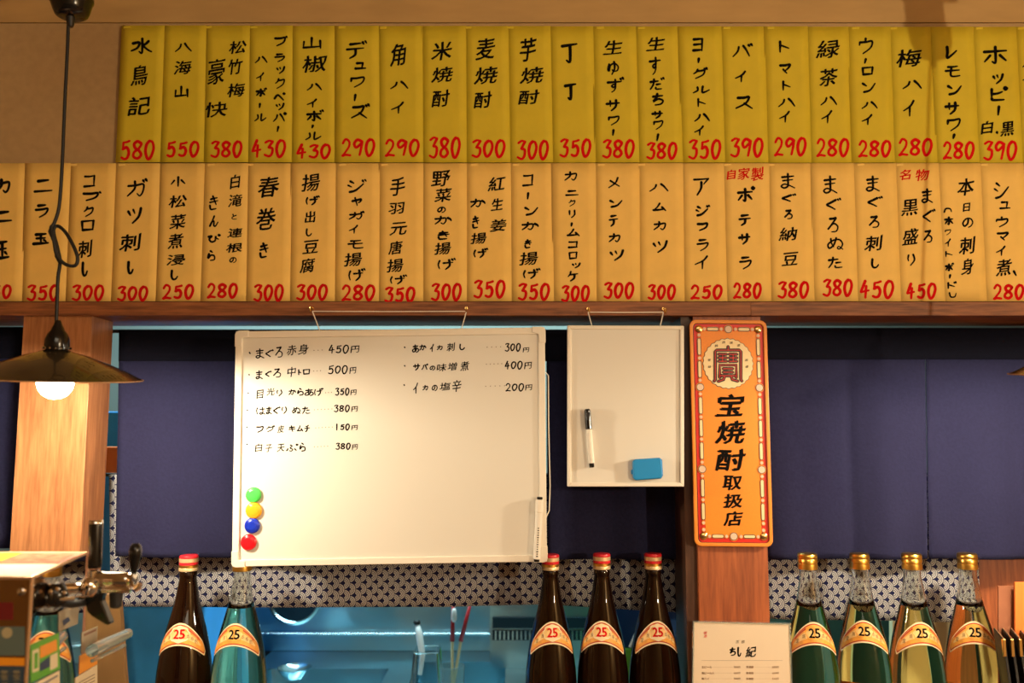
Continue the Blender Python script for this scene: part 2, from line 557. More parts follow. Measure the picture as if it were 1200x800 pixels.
DAK = {'ガ': 'カ', 'グ': 'ク', 'ジ': 'シ', 'ズ': 'ス', 'デ': 'テ', 'ド': 'ト', 'バ': 'ハ', 'ブ': 'フ', 'ベ': 'ヘ', 'ボ': 'ホ',
       'げ': 'け', 'ぐ': 'く', 'ず': 'す', 'だ': 'た'}
HAN = {'パ': 'ハ', 'ピ': 'ヒ', 'ペ': 'ヘ', 'ポ': 'ホ', 'ぴ': 'ひ', 'ぷ': 'ふ'}


def strokes(ch):
    if ch in G:
        r = []
        for s in G[ch]:
            c = s[0] == 'c'
            pts = [tuple(float(t) for t in q.split(',')) for q in s.lstrip('c').split()]
            r.append((c, pts))
        return r
    if ch in DAK:
        b = [(c, [(x * 0.84, 1.4 + y * 0.86) for x, y in p]) for c, p in strokes(DAK[ch])]
        return b + [(False, [(7.9, 0.8), (8.5, 2.0)]), (False, [(9.2, 0.2), (9.9, 1.4)])]
    if ch in HAN:
        b = [(c, [(x * 0.84, 1.4 + y * 0.86) for x, y in p]) for c, p in strokes(HAN[ch])]
        return b + [(True, [(9, 0), (8.2, .8), (9, 1.8), (9.9, .8), (9, 0)])]
    return None


FONT = {}


def font_glyph(ch):
    """(verts, faces) of one printed character, fitted to 0..1, y down, slanted up to the right like brush hand"""
    if ch not in FONT:
        c = bpy.data.curves.new('t', 'FONT')
        c.body = ch
        c.resolution_u = 2
        o = bpy.data.objects.new('t', c)
        COL.objects.link(o)
        dg = bpy.context.evaluated_depsgraph_get()
        me = bpy.data.meshes.new_from_object(o.evaluated_get(dg))
        vs = [(v.co.x, v.co.y) for v in me.vertices]
        fs = [tuple(p.vertices) for p in me.polygons]
        bpy.data.objects.remove(o)
        bpy.data.meshes.remove(me)
        bpy.data.curves.remove(c)
        FONT[ch] = (vs, fs)
    return FONT[ch]


def fitted(vs, slant, warp):
    x0, x1 = min(v[0] for v in vs), max(v[0] for v in vs)
    y0, y1 = min(v[1] for v in vs), max(v[1] for v in vs)
    w = [((x - x0) / (x1 - x0 + 1e-9), (y1 - y) / (y1 - y0 + 1e-9)) for x, y in vs]
    # slant up to the right, a little bow and lean: brush hand rather than type
    w = [(x + warp * 0.06 * sin(3 * y + 1), y - slant * x + warp * 0.05 * sin(2.6 * x)) for x, y in w]
    x0, x1 = min(v[0] for v in w), max(v[0] for v in w)
    y0, y1 = min(v[1] for v in w), max(v[1] for v in w)
    return [((x - x0) / (x1 - x0 + 1e-9), (y - y0) / (y1 - y0 + 1e-9)) for x, y in w]


def ribbon(pts, w, taper=0.6):
    """brush stroke as one strip with rounded ends; returns verts, faces in 2D"""
    n = len(pts)
    vs, fs = [], []
    L, R = [], []
    for i, p in enumerate(pts):
        t = (pts[min(i + 1, n - 1)] - pts[max(i - 1, 0)])
        t = t.normalized() if t.length > 1e-6 else Vector((1, 0))
        nn = Vector((-t.y, t.x))
        s = i / (n - 1)
        k = w * 0.5 * (1.08 - (1.08 - taper) * s ** 1.6)
        L.append(p + nn * k)
        R.append(p - nn * k)
    t0 = (pts[0] - pts[1]).normalized() * w * 0.42
    t1 = (pts[-1] - pts[-2]).normalized() * w * 0.4 * taper
    a0 = [pts[0] + t0 + (L[0] - pts[0]) * 0.4, pts[0] + t0 + (R[0] - pts[0]) * 0.4]
    a1 = [pts[-1] + t1 + (L[-1] - pts[-1]) * 0.4, pts[-1] + t1 + (R[-1] - pts[-1]) * 0.4]
    L = [a0[0]] + L + [a1[0]]
    R = [a0[1]] + R + [a1[1]]
    m = len(L)
    return L + R, [(i, i + 1, m + i + 1, m + i) for i in range(m - 1)]


def glyph_px(ch, x0, y0, x1, y1, w, taper=0.6, slant=0.14, bold=1.0, handwritten=True):
    """character filling the pixel box, as 2D verts and faces with a layer number per vertex"""
    if ch not in "ー、・一":
        w = min(w, 0.195 * max(x1 - x0, y1 - y0))
    out_v, out_f, lay = [], [], []
    st = strokes(ch) if handwritten else None
    if st:
        pts = [p for _, s in st for p in s]
        bx0, bx1 = min(p[0] for p in pts), max(p[0] for p in pts)
        by0, by1 = min(p[1] for p in pts), max(p[1] for p in pts)
        h = w * 0.5
        sx = max(0.1, x1 - x0 - w) / max(bx1 - bx0, 1e-3)
        sy = max(0.1, y1 - y0 - w) / max(by1 - by0, 1e-3)
        for k, (c, s) in enumerate(st):
            q = [(x0 + h + (x - bx0) * sx, y0 + h + (y - by0) * sy) for x, y in s]
            q = smooth_line(q, 5) if c else [Vector(q[0]), (Vector(q[0]) + Vector(q[1])) / 2, Vector(q[1])] if len(q) == 2 else [Vector(p) for p in q]
            v, f = ribbon(q, w * (0.9 + 0.25 * ((k * 7 + len(s)) % 3) / 2), taper)
            b = len(out_v)
            out_v += [(p.x, p.y) for p in v]
            out_f += [tuple(i + b for i in g) for g in f]
            lay += [k % 4] * len(v)
    else:
        vs, fs = font_glyph(ch)
        wv = fitted(vs, slant, 1.0 if slant else 0.0)
        e = bold * w * 0.20
        for k, (dx, dy) in enumerate(((-e, e * 0.5), (e, -e * 0.5), (e * 0.3, e * 0.9)) if bold else ((0, 0),)):
            b = len(out_v)
            out_v += [(x0 + e + x * (x1 - x0 - 2 * e) + dx, y0 + e + y * (y1 - y0 - 2 * e) + dy) for x, y in wv]
            out_f += [tuple(i + b for i in g) for g in fs]
            lay += [k] * len(vs)
    return out_v, out_f, lay


def write(mb, items, surf, lift=0.0004, w=2.5, **k):
    """items: (char, x0, y0, x1, y1) pixel boxes; surf(px, py) gives the point on the written surface"""
    for it in items:
        v, f, lay = glyph_px(it[0], *it[1:5], w, **k)
        vs = []
        for (x, y), l in zip(v, lay):
            p = surf(x, y)
            vs.append(p + Vector((0, -lift - l * 0.00012, 0)))
        mb.add(vs, f)


def parse(s, ox, oy, sc):
    out = []
    for t in s.split(';'):
        a = t.split()
        if len(a) == 5:
            b = [float(q) for q in a[1:]]
            out.append((a[0], ox + b[0] / sc, oy + b[1] / sc, ox + b[2] / sc, oy + b[3] / sc))
    return out


def digits(num, x0, y0, x1, y1, gap=0.12):
    n = len(num)
    w = (x1 - x0) / (n + (n - 1) * gap)
    out = []
    for i, c in enumerate(num):
        a = x0 + i * w * (1 + gap)
        out.append((c, a + (w * .3 if c == '1' else 0), y0 + (i % 2) * 0.6, a + w * (.55 if c == '1' else 1), y1 - (n - 1 - i) % 2 * 0.7))
    return out


# ================================================================== the setting
def zpx(py, Y):
    return P(600, py, Y).z


def xpx(px, py, Y):
    return P(px, py, Y).x


def struct(o):
    o['kind'] = 'structure'
    return o


def slab(name, m, x0, x1, y0, y1, z0, z1, parent=None, **k):
    return MB().box((x0, y0, z0), (x1, y1, z1)).build(name, m, parent, **k)


FZ, CZ = -1.42, 1.16
wall = struct(empty('wall_back', (0, 1.82, zpx(353, 1.75))))
zt, zj = zpx(353, 1.75), zpx(27, 1.75)
xj = xpx(141, 110, 1.75)
slab('plaster_panel', 'plaster', -2.6, xj - 0.0007, 1.75, 1.89, zt, zj - 0.0007, wall)
slab('plaster_panel', 'plaster', xj + 0.0007, 2.6, 1.75, 1.89, zt, zj - 0.0007, wall)
slab('plaster_panel', 'plaster_top', -2.6, 2.6, 1.748, 1.89, zj + 0.0007, CZ, wall)
slab('joint_backing', 'dark_or_shade', -2.6, 2.6, 1.76, 1.88, zj - 0.02, zj + 0.02, wall)

zb0, zb1 = zpx(369.5, 1.72), zpx(353.4, 1.72)
xb = xpx(880, 362, 1.72)
struct(slab('trim_1', 'beam', -2.6, xb, 1.72, 1.895, zb0, zb1, bevel=0.0008))
struct(slab('trim_2', 'beam', xb + 0.0005, 2.6, 1.7215, 1.895, zb0, zb1, bevel=0.0008))
# pillars
struct(slab('trim_3', 'pillar', xpx(27.5, 375, 1.73), xpx(108, 375, 1.73), 1.73, 1.822, FZ, zb0, bevel=0.001))
struct(slab('trim_4', 'pillar_red', xpx(818, 655, 1.735), xpx(900, 655, 1.735), 1.735, 1.86, FZ, zb0, bevel=0.001))
struct(slab('trim_5', 'dark_or_shade', xpx(803.5, 655, 1.745), xpx(818, 655, 1.745), 1.745, 1.86, FZ, zb0))  # left face of that pillar, its shade put in as darker wood
struct(slab('trim_6', 'pillar_red', xpx(1148, 690, 1.93), xpx(1148, 690, 1.93) + 1.2, 1.93, 2.0, FZ, zb0, bevel=0.001))
# wall under the serving hatch and the counter in front of it
ZC = -0.72
struct(slab('wall_under_hatch', 'dark_or_shade', -2.6, 2.6, 1.86, 1.89, FZ, ZC - 0.031))
struct(slab('trim_7', 'dark_or_shade', -2.6, 2.6, 1.702, 1.90, ZC - 0.03, ZC - 0.0005))
struct(slab('floor', 'floor', -2.6, 2.6, -3.0, 3.1, FZ - 0.05, FZ))
struct(slab('ceiling', 'plaster', -2.6, 2.6, -3.0, 1.89, CZ, CZ + 0.05))
struct(slab('wall_left', 'plaster', -2.65, -2.6, -3.0, 3.1, FZ, CZ))
struct(slab('wall_right', 'plaster', 2.6, 2.65, -3.0, 3.1, FZ, CZ))
struct(slab('wall_front', 'plaster', -2.6, 2.6, -3.05, -3.0, FZ, CZ))
struct(slab('wall_kitchen', 'kitchen_wall', -2.6, 2.6, 3.0, 3.1, FZ, CZ))
struct(slab('ceiling_kitchen', 'kitchen_wall', -2.6, 2.6, 1.9, 3.1, CZ - 0.1, CZ))

ctr = slab('bar_counter', 'counter', -2.4, 2.4, 0.98, 1.70, ZC - 0.04, ZC, bevel=0.003)
tag(ctr, 'wooden bar counter carrying the tall bottles and the beer server', 'counter')
slab('counter_front', 'dark_or_shade', -2.4, 2.4, 1.0, 1.06, FZ, ZC - 0.04, ctr)

# ================================================================== noren curtains
def cloth(name, m, tl, tr, br, bl, Y, parent, nx=40, nz=36, fold=0.006, ph=0.0, crease=None, thick=0.0012, botf=None):
    """cloth between four pixel corners at depth Y, softly folded, folds growing downwards"""
    b = MB()
    for j in range(nz + 1):
        v = j / nz
        for i in range(nx + 1):
            u = i / nx
            ax, ay = tl[0] + (tr[0] - tl[0]) * u, tl[1] + (tr[1] - tl[1]) * u
            cx, cy = bl[0] + (br[0] - bl[0]) * u, bl[1] + (br[1] - bl[1]) * u
            if botf:
                cy = botf(cx)
            p = P(ax + (cx - ax) * v, ay + (cy - ay) * v, Y)
            d = fold * (0.25 + 0.75 * v) * (sin(6.3 * u * 1.7 + ph + 0.8 * v) + 0.5 * sin(6.3 * u * 3.1 + 2 * ph - 1.1 * v))
            if crease:
                for cu, amp in crease:
                    d += amp * math.exp(-((u - cu - 0.02 * v) / 0.03) ** 2)
            p.y += d
            b.v.append(p)
    b.f = [(j * (nx + 1) + i, j * (nx + 1) + i + 1, (j + 1) * (nx + 1) + i + 1, (j + 1) * (nx + 1) + i) for j in range(nz) for i in range(nx)]
    return b.build(name, m, parent, smooth='all', solid=thick)


NY = 1.845
for label, rod, panels, band in (
    ('navy cotton noren curtain cut off by the left edge, beside the lit pillar', (-260, 29),
     [((-250, 386), (27, 386), (13, 642), (-260, 642), 0.4, None)], (-250, 27.2)),
    ('wide navy cotton noren curtain behind the two whiteboards', (131, 808),
     [((139.5, 389), (399, 389), (397, 655), (133, 652), 1.0, [(0.52, 0.004), (0.9, -0.003)]),
      ((401, 389), (638, 389), (640, 655), (399, 655), 2.2, None),
      ((640, 389), (805, 389), (809, 655), (642, 655), 3.1, None)], (139.5, 805)),
    ('navy cotton noren curtain of two panels behind the gold-capped bottles', (890, 1330),
     [((896, 387), (1083.2, 387), (1088, 655), (900, 655), 2.0, [(0.52, 0.005)]),
      ((1084.6, 387), (1322, 387), (1334, 655), (1089.4, 655), 0.2, [(0.42, 0.004)])], (896, 1322)),
):
    y = panels[0][0][1]
    root = empty('noren_curtain', P((rod[0] + rod[1]) / 2, y, NY))
    tag(root, label, 'curtain', 'navy noren curtains under the beam')
    a, c = P(rod[0], y - 1, NY + 0.006), P(rod[1], y - 1, NY + 0.006)
    MB().tube([a, c], 0.004, 8).build('rod', 'black_matte', root)
    for tl, tr, br, bl, ph, cr in panels:
        cloth('cloth_panel', 'noren', tl, tr, br, bl, NY, root, ph=ph, crease=cr)
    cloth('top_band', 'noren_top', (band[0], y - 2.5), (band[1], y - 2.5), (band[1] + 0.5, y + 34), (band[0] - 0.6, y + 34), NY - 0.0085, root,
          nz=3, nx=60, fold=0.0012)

wr = empty('wave_print_curtain', P(465, 556, 1.89))
tag(wr, 'wave patterned short curtain hanging under the wide navy noren', 'curtain', 'wave print curtains behind the noren')
bot = lambda x: 711 if x < 520 else (711 - (x - 520) / 120 * 3 if x < 640 else 708 + (x - 640) / 163 * 9.5)
cloth('cloth_panel', 'wave', (127.5, 556), (806, 556), (810, 715), (129, 711), 1.892, wr, nx=70, nz=16, fold=0.003, ph=0.5, botf=bot)
MB().tube([P(120, 556, 1.9), P(810, 556, 1.9)], 0.004, 8).build('rod', 'black_matte', wr)
wr = empty('wave_print_curtain', P(1024, 556, 1.89))
tag(wr, 'wave patterned short curtain behind the gold-capped clear bottles', 'curtain', 'wave print curtains behind the noren')
cloth('cloth_panel', 'wave', (896, 556), (1144, 556), (1149, 729), (900, 725), 1.892, wr, nx=40, nz=16, fold=0.003, ph=1.5)
MB().tube([P(893, 556, 1.9), P(1149, 556, 1.9)], 0.004, 8).build('rod', 'black_matte', wr)

# ================================================================== menu strips
YS = 1.742
TOPX = [143, 192, 241, 292, 342, 392.5, 443, 494, 545, 594.5, 644, 694, 744, 794, 844, 895, 945, 993, 1042, 1091, 1139, 1189, 1240]
TOPB = [136, 187, 238, 290, 341, 392.8, 444, 495, 546, 597, 647, 697, 748, 799, 848.5, 899, 949.5, 998, 1047, 1097, 1146, 1197, 1248]
LOWX = [-22, 30, 82.5, 135, 187, 239, 290, 341, 392.5, 444, 495, 546, 597.5, 646, 697, 748, 799, 847, 900, 949.5, 999, 1048.5, 1098.6, 1147.5, 1198, 1249]
LOWB = [-30, 25, 76, 129, 181.5, 234, 287.5, 339, 391.5, 443, 495, 546, 598.5, 648, 698, 749, 801, 851, 902.5, 953, 1004, 1054.5, 1106, 1155, 1205, 1257]
Z1, Z2, Z3, Z4 = (0, 0, 4), (280, 20, 4), (560, 20, 4), (840, 20, 10 / 3)
Z5, Z6, Z7, Z8 = (0, 180, 4), (280, 180, 4), (560, 180, 4), (840, 180, 10 / 3)
# (dish, zoom frame, black characters, (price, box), stroke width px)
TOP = [
 ('a spirit in three characters', Z1, '水 610 175 718 255;鳥 612 305 695 405;記 598 452 705 545', ('580', 565, 655, 728, 752), 3.0),
 ('a mountain-named sake', Z1, '八 818 200 903 248;海 815 285 900 352;山 818 402 886 460', ('550', 780, 660, 937, 740), 2.5),
 ('a sake in two columns', Z1, '松 1073 190 1158 255;竹 1070 275 1140 352;梅 1065 390 1150 458;豪 972 275 1058 398;快 963 475 1068 552', ('380', 985, 658, 1138, 742), 2.4),
 ('black pepper highball', Z2, 'ブ 165 88 232 140;ラ 165 170 218 215;ッ 175 230 218 270;ク 167 285 218 340;ペ 163 352 222 395;ッ 172 402 215 440;パ 157 445 228 495;ー 176 510 190 542;ハ 72 182 137 220;イ 78 258 120 305;ボ 78 330 135 375;ー 92 402 104 430;ル 70 450 133 492', ('430', 58, 572, 222, 662), 2.4),
 ('sansho pepper highball', Z2, '山 297 92 388 152;椒 297 180 415 262;ハ 315 308 392 348;イ 315 380 368 428;ボ 315 432 402 490;ー 338 503 352 525;ル 308 535 390 580', ('430', 268, 592, 432, 667), 2.6),
 ('a whisky in five kana', Z2, 'デ 500 108 605 200;ュ 540 210 600 248;ワ 520 278 592 335;ー 537 360 552 398;ズ 523 405 618 480', ('290', 480, 568, 640, 657), 2.8),
 ('a highball in three characters', Z2, '角 708 125 785 235;ハ 706 298 797 342;イ 710 395 775 457', ('290', 683, 570, 848, 657), 2.7),
 ('rice shochu', Z2, '米 900 115 1000 205;焼 900 232 1005 310;酎 903 338 990 425', ('380', 888, 560, 1040, 665), 2.7),
 ('barley shochu', Z2, '麦 1108 98 1202 205;焼 1100 230 1215 318;酎 1100 345 1187 430', ('300', 1088, 572, 1250, 662), 2.8),
 ('sweet potato shochu', Z3, '芋 195 95 275 212;焼 195 232 310 315;酎 188 338 290 412', ('300', 180, 575, 333, 672), 2.8),
 ('two hooked characters', Z3, '丁 388 120 470 218;丁 402 308 465 392', ('350', 380, 568, 532, 660), 3.2),
 ('fresh yuzu sour', Z3, '生 585 108 678 180;ゆ 605 205 662 275;ず 603 280 688 358;サ 598 385 668 445;ワ 608 462 665 512;ー 627 525 641 560', ('380', 580, 572, 735, 665), 2.6),
 ('fresh sudachi sour', Z3, '生 787 92 877 162;す 800 185 860 275;だ 803 280 878 345;ち 815 355 872 418;サ 812 438 870 480;ワ 820 483 870 532;ー 834 545 850 585', ('380', 787, 585, 935, 670), 2.6),
 ('yoghurt highball', Z3, 'ヨ 1003 97 1057 165;ー 1027 190 1041 220;グ 1005 235 1080 295;ル 1003 320 1090 362;ト 1028 380 1070 425;ハ 1010 450 1090 495;イ 1010 507 1060 560', ('350', 983, 572, 1140, 670), 2.9),
 ('a drink in three kana', Z4, 'バ 58 102 143 160;イ 68 208 115 258;ス 70 308 143 362', ('390', 50, 470, 182, 550), 2.8),
 ('tomato highball', Z4, 'ト 242 92 285 142;マ 242 182 290 225;ト 255 248 290 290;ハ 236 315 308 355;イ 240 365 286 415', ('290', 222, 468, 350, 545), 2.7),
 ('green tea highball', Z4, '緑 386 88 480 162;茶 400 198 472 272;ハ 402 308 472 348;イ 405 362 452 418', ('280', 387, 472, 517, 548), 2.6),
 ('oolong tea highball', Z4, 'ウ 552 80 610 148;ー 573 160 586 185;ロ 565 192 612 230;ン 565 255 622 298;ハ 562 328 630 362;イ 562 378 608 425', ('280', 550, 480, 680, 550), 2.6),
 ('plum highball', Z4, '梅 700 125 800 198;ハ 722 245 803 285;イ 724 322 773 392', ('280', 707, 472, 842, 545), 2.9),
 ('lemon sour', Z4, 'レ 893 112 940 165;モ 887 188 953 238;ン 897 265 958 308;サ 887 330 948 385;ワ 895 395 952 450;ー 917 455 931 480', ('280', 880, 485, 1005, 558), 3.0),
 ('white or black beer-taste drink', Z4, 'ホ 1038 112 1135 185;ッ 1075 220 1120 265;ピ 1068 270 1138 330;ー 1093 345 1106 388;白 1030 405 1080 460;、 1088 445 1100 460;黒 1105 405 1160 468', ('390', 1038, 482, 1172, 562), 3.0),
 ('a drink cut off', Z4, 'ハ 1190 165 1240 200;イ 1190 222 1235 262', None, 2.6),
]
LOW = [
 ('an egg dish cut off', Z5, 'カ -30 115 50 190;ニ -20 265 62 325;玉 -25 405 50 500', ('350', -90, 612, 57, 682), 3.6),
 ('garlic chive omelette', Z5, 'ニ 157 118 252 185;ラ 163 235 232 305;玉 152 370 235 430', ('350', 125, 612, 280, 692), 3.2),
 ('sliced pork womb', Z5, 'コ 390 98 450 160;ブ 387 175 480 225;ク 390 245 442 300;ロ 380 308 445 365;刺 362 400 435 490;し 383 505 415 575', ('300', 335, 612, 490, 692), 2.7),
 ('sliced pork stomach', Z5, 'ガ 593 115 697 205;ツ 597 250 668 332;刺 558 370 665 460;し 597 502 630 565', ('300', 548, 618, 697, 693), 2.8),
 ('simmered mustard greens', Z5, '小 798 105 872 158;松 790 192 878 255;菜 793 282 873 355;煮 785 372 862 448;浸 780 470 870 525;し 800 543 838 593', ('250', 760, 610, 912, 685), 2.4),
 ('konjac and lotus root kinpira', Z5, '白 1078 98 1128 168;滝 1070 190 1138 252;と 1085 282 1113 310;連 1065 348 1138 395;根 1060 418 1137 465;の 1075 485 1112 515;き 980 195 1027 265;ん 980 288 1027 345;ぴ 973 375 1038 418;ら 973 452 1010 505', ('280', 970, 605, 1117, 680), 2.2),
 ('spring rolls', Z6, '春 88 108 190 208;巻 80 252 173 360;き 95 415 143 490', ('300', 67, 610, 212, 695), 2.6),
 ('fried tofu in broth', Z6, '揚 293 92 382 180;げ 312 195 383 245;出 308 268 360 325;し 314 350 345 388;豆 297 402 375 472;腐 285 490 358 562', ('300', 267, 610, 418, 690), 2.4),
 ('fried potatoes', Z6, 'ジ 507 118 602 185;ャ 527 202 578 248;ガ 513 268 592 312;イ 513 332 560 378;モ 508 402 587 448;揚 492 462 578 530;げ 512 535 597 600', ('280', 480, 612, 640, 692), 2.4),
 ('fried chicken drumettes', Z6, '手 708 108 780 200;羽 700 225 778 285;元 705 318 790 385;唐 700 408 768 475;揚 692 490 772 558;げ 707 565 792 615', ('350', 680, 622, 828, 700), 2.3),
 ('mixed vegetable fritter', Z6, '野 900 75 992 155;菜 915 160 998 228;の 928 248 972 280;か 915 290 1000 335;き 930 360 990 405;揚 915 413 995 475;げ 930 487 1020 547', ('300', 898, 605, 1045, 692), 2.4),
 ('red ginger fritter', Z6, '紅 1165 108 1250 178;生 1180 208 1238 270;姜 1175 305 1255 368;か 1083 210 1158 255;き 1092 290 1130 352;揚 1085 368 1162 425;げ 1098 440 1172 492', ('350', 1097, 590, 1250, 680), 2.4),
 ('corn fritter', Z7, 'コ 207 95 262 155;ー 228 180 241 218;ン 217 248 285 292;か 203 318 288 362;き 217 400 255 445;揚 193 458 283 525;げ 210 535 297 590', ('350', 185, 605, 338, 690), 2.5),
 ('crab cream croquette', Z7, 'カ 403 82 465 130;ニ 408 170 475 200;ク 423 215 458 250;リ 425 262 457 305;ー 433 322 445 345;ム 415 350 480 390;コ 420 408 470 445;ロ 425 458 467 497;ッ 440 510 482 540;ケ 418 548 473 602', ('300', 388, 615, 525, 697), 2.4),
 ('minced meat cutlet', Z7, 'メ 608 108 668 165;ン 615 215 680 255;テ 612 285 660 345;カ 610 372 668 418;ツ 617 448 685 505', ('300', 587, 600, 733, 682), 2.5),
 ('ham cutlet', Z7, 'ハ 800 138 895 182;ム 817 228 885 272;カ 820 315 882 362;ツ 818 405 890 468', ('300', 793, 610, 928, 687), 2.5),
 ('fried horse mackerel', Z7, 'ア 1007 112 1085 200;ジ 1018 238 1092 295;フ 1025 322 1080 365;ラ 1023 398 1083 460;イ 1012 475 1080 545', ('250', 995, 612, 1147, 685), 2.6),
 ('homemade potato salad', Z8, 'ポ 78 125 152 190;テ 83 235 135 285;サ 82 310 133 358;ラ 85 400 137 455', ('280', 62, 502, 175, 568), 2.8),
 ('tuna with fermented soybeans', Z8, 'ま 248 75 308 138;ぐ 252 155 312 190;ろ 262 218 297 258;納 240 285 315 342;豆 252 382 318 440', ('380', 235, 497, 360, 567), 2.3),
 ('tuna in vinegared miso', Z8, 'ま 413 85 472 158;ぐ 425 172 487 222;ろ 430 248 475 310;ぬ 430 325 495 378;た 432 402 492 450', ('380', 410, 488, 530, 560), 2.4),
 ('sliced raw tuna', Z8, 'ま 580 85 638 150;ぐ 587 165 650 210;ろ 592 242 635 292;刺 575 315 648 382;し 602 408 635 448', ('450', 557, 492, 692, 568), 2.4),
 ('a black tuna heap', Z8, 'ま 797 135 845 195;ぐ 802 215 855 270;ろ 805 298 842 350;黒 718 175 785 245;盛 722 290 787 360;り 742 390 775 440', ('450', 738, 503, 857, 570), 2.3),
 ("today's raw fish, unpriced", Z8, '本 938 95 1005 165;日 960 190 990 228;の 957 250 1003 292;刺 945 320 1010 395;身 953 408 1003 475;（ 885 212 920 232;ホ 887 245 925 280;ワ 890 295 915 320;イ 888 330 915 365;ト 892 380 922 405;ボ 890 425 928 460;ー 905 470 915 490;ド 900 498 938 530;） 905 540 937 562', None, 2.4),
 ('simmered pork dumplings', Z8, 'シ 1080 112 1142 178;ュ 1102 185 1148 218;ウ 1087 245 1138 290;マ 1092 305 1140 342;イ 1087 358 1128 402;煮 1088 410 1152 480;、 1155 455 1172 480', ('280', 1077, 508, 1200, 572), 2.4),
]
RED = {17: '自 38 62 75 103;家 80 55 128 103;製 132 50 183 108', 21: '名 712 62 758 105;物 775 60 830 108'}
ORD = ['leftmost', 'second', 'third', 'fourth', 'fifth', 'sixth', 'seventh', 'eighth', 'ninth', 'tenth', 'eleventh', 'twelfth', 'thirteenth',
       'fourteenth', 'fifteenth', 'sixteenth', 'seventeenth', 'eighteenth', 'nineteenth', 'twentieth', 'twenty-first', 'rightmost', '', '']


def strip(row, k, xt, xb, yt, yb, m, group, data):
    dish, Z, chars, price, w = data
    rnd = random.Random(row * 100 + k)
    lift_l, curl, curl_b = 0.0002 + 0.0005 * (k % 2), rnd.uniform(0.0002, 0.0009), rnd.uniform(0.0, 0.0015)
    a, b_, c, d = P(xt[0], yt, YS), P(xt[1], yt, YS), P(xb[1], yb, YS), P(xb[0], yb, YS)
    px_ov = 1.2

    def dep(u, v):
        return -(lift_l + curl * max(0, u) ** 3 + curl_b * max(0, v) ** 4 * (0.4 + 0.6 * u) + 0.0003 * sin(2.2 * v + k))

    def surf(px, py):
        v = (py - yt) / (yb - yt)
        l = xt[0] + (xb[0] - xt[0]) * v
        r = xt[1] + (xb[1] - xt[1]) * v
        u = (px - l) / (r - l)
        p = P(px, py, YS)
        p.y += dep(u, v)
        return p
    nx, nz = 5, 9
    mb = MB()
    for j in range(nz + 1):
        v = j / nz
        for i in range(nx + 1):
            u = i / nx
            l = xt[0] + (xb[0] - xt[0]) * v - 0.3
            r = xt[1] + (xb[1] - xt[1]) * v + px_ov
            mb.v.append(surf(l + (r - l) * u, yt + (yb - yt) * v))
    mb.f = [(j * (nx + 1) + i, j * (nx + 1) + i + 1, (j + 1) * (nx + 1) + i + 1, (j + 1) * (nx + 1) + i) for j in range(nz) for i in range(nx)]
    o = mb.build('menu_strip', m, smooth='all', solid=0.0002)
    colour = 'yellow' if row == 0 else 'orange'
    side = 'upper' if row == 0 else 'lower'
    pr = f', red price {price[0]}' if price else ''
    n = ORD[k] if not (row == 1 and k >= 21) else ('twenty-second', 'twenty-third', 'rightmost')[k - 21]
    tag(o, f'{colour} paper strip for {dish}{pr}, {n} in {side} row', 'menu strip', group)
    t = MB()
    write(t, parse(chars, *Z), surf, w=w, lift=0.00045)
    t.build('lettering', 'ink', o, kind='stuff')
    if price:
        q = parse('x %s %s %s %s' % price[1:], *Z)[0]
        t = MB()
        write(t, digits(price[0], *q[1:]), surf, w=3.0, lift=0.00045, taper=0.85)
        t.build('price', 'red_ink', o, kind='stuff')
    if row == 1 and k in RED:
        t = MB()
        write(t, parse(RED[k], *Z), surf, w=1.8, lift=0.00045)
        t.build('heading', 'red_ink', o, kind='stuff')
    if k % 3 != 1:
        px = xt[0] + (xt[1] - xt[0]) * rnd.uniform(-0.02, 0.12)
        MB().prism([surf(px + x, yt + y) + Vector((0, -0.0003, 0)) for x, y in ((0, 1), (8, .4), (8, 3), (0, 3.4))], (0, -0.0001, 0)).build('tape', m, o)


for k, data in enumerate(TOP):
    strip(0, k, (TOPX[k], TOPX[k + 1]), (TOPB[k], TOPB[k + 1]), 30 + 0.08 * k, 190.3 + 0.03 * k, 'yellow', 'yellow menu strips in the upper row', data)
for k, data in enumerate(LOW):
    strip(1, k, (LOWX[k], LOWX[k + 1]), (LOWB[k], LOWB[k + 1]), 191.3, 353, 'orange', 'orange menu strips in the lower row', data)

# ================================================================== large whiteboard
YB = 1.70
BT = 0.012      # thickness


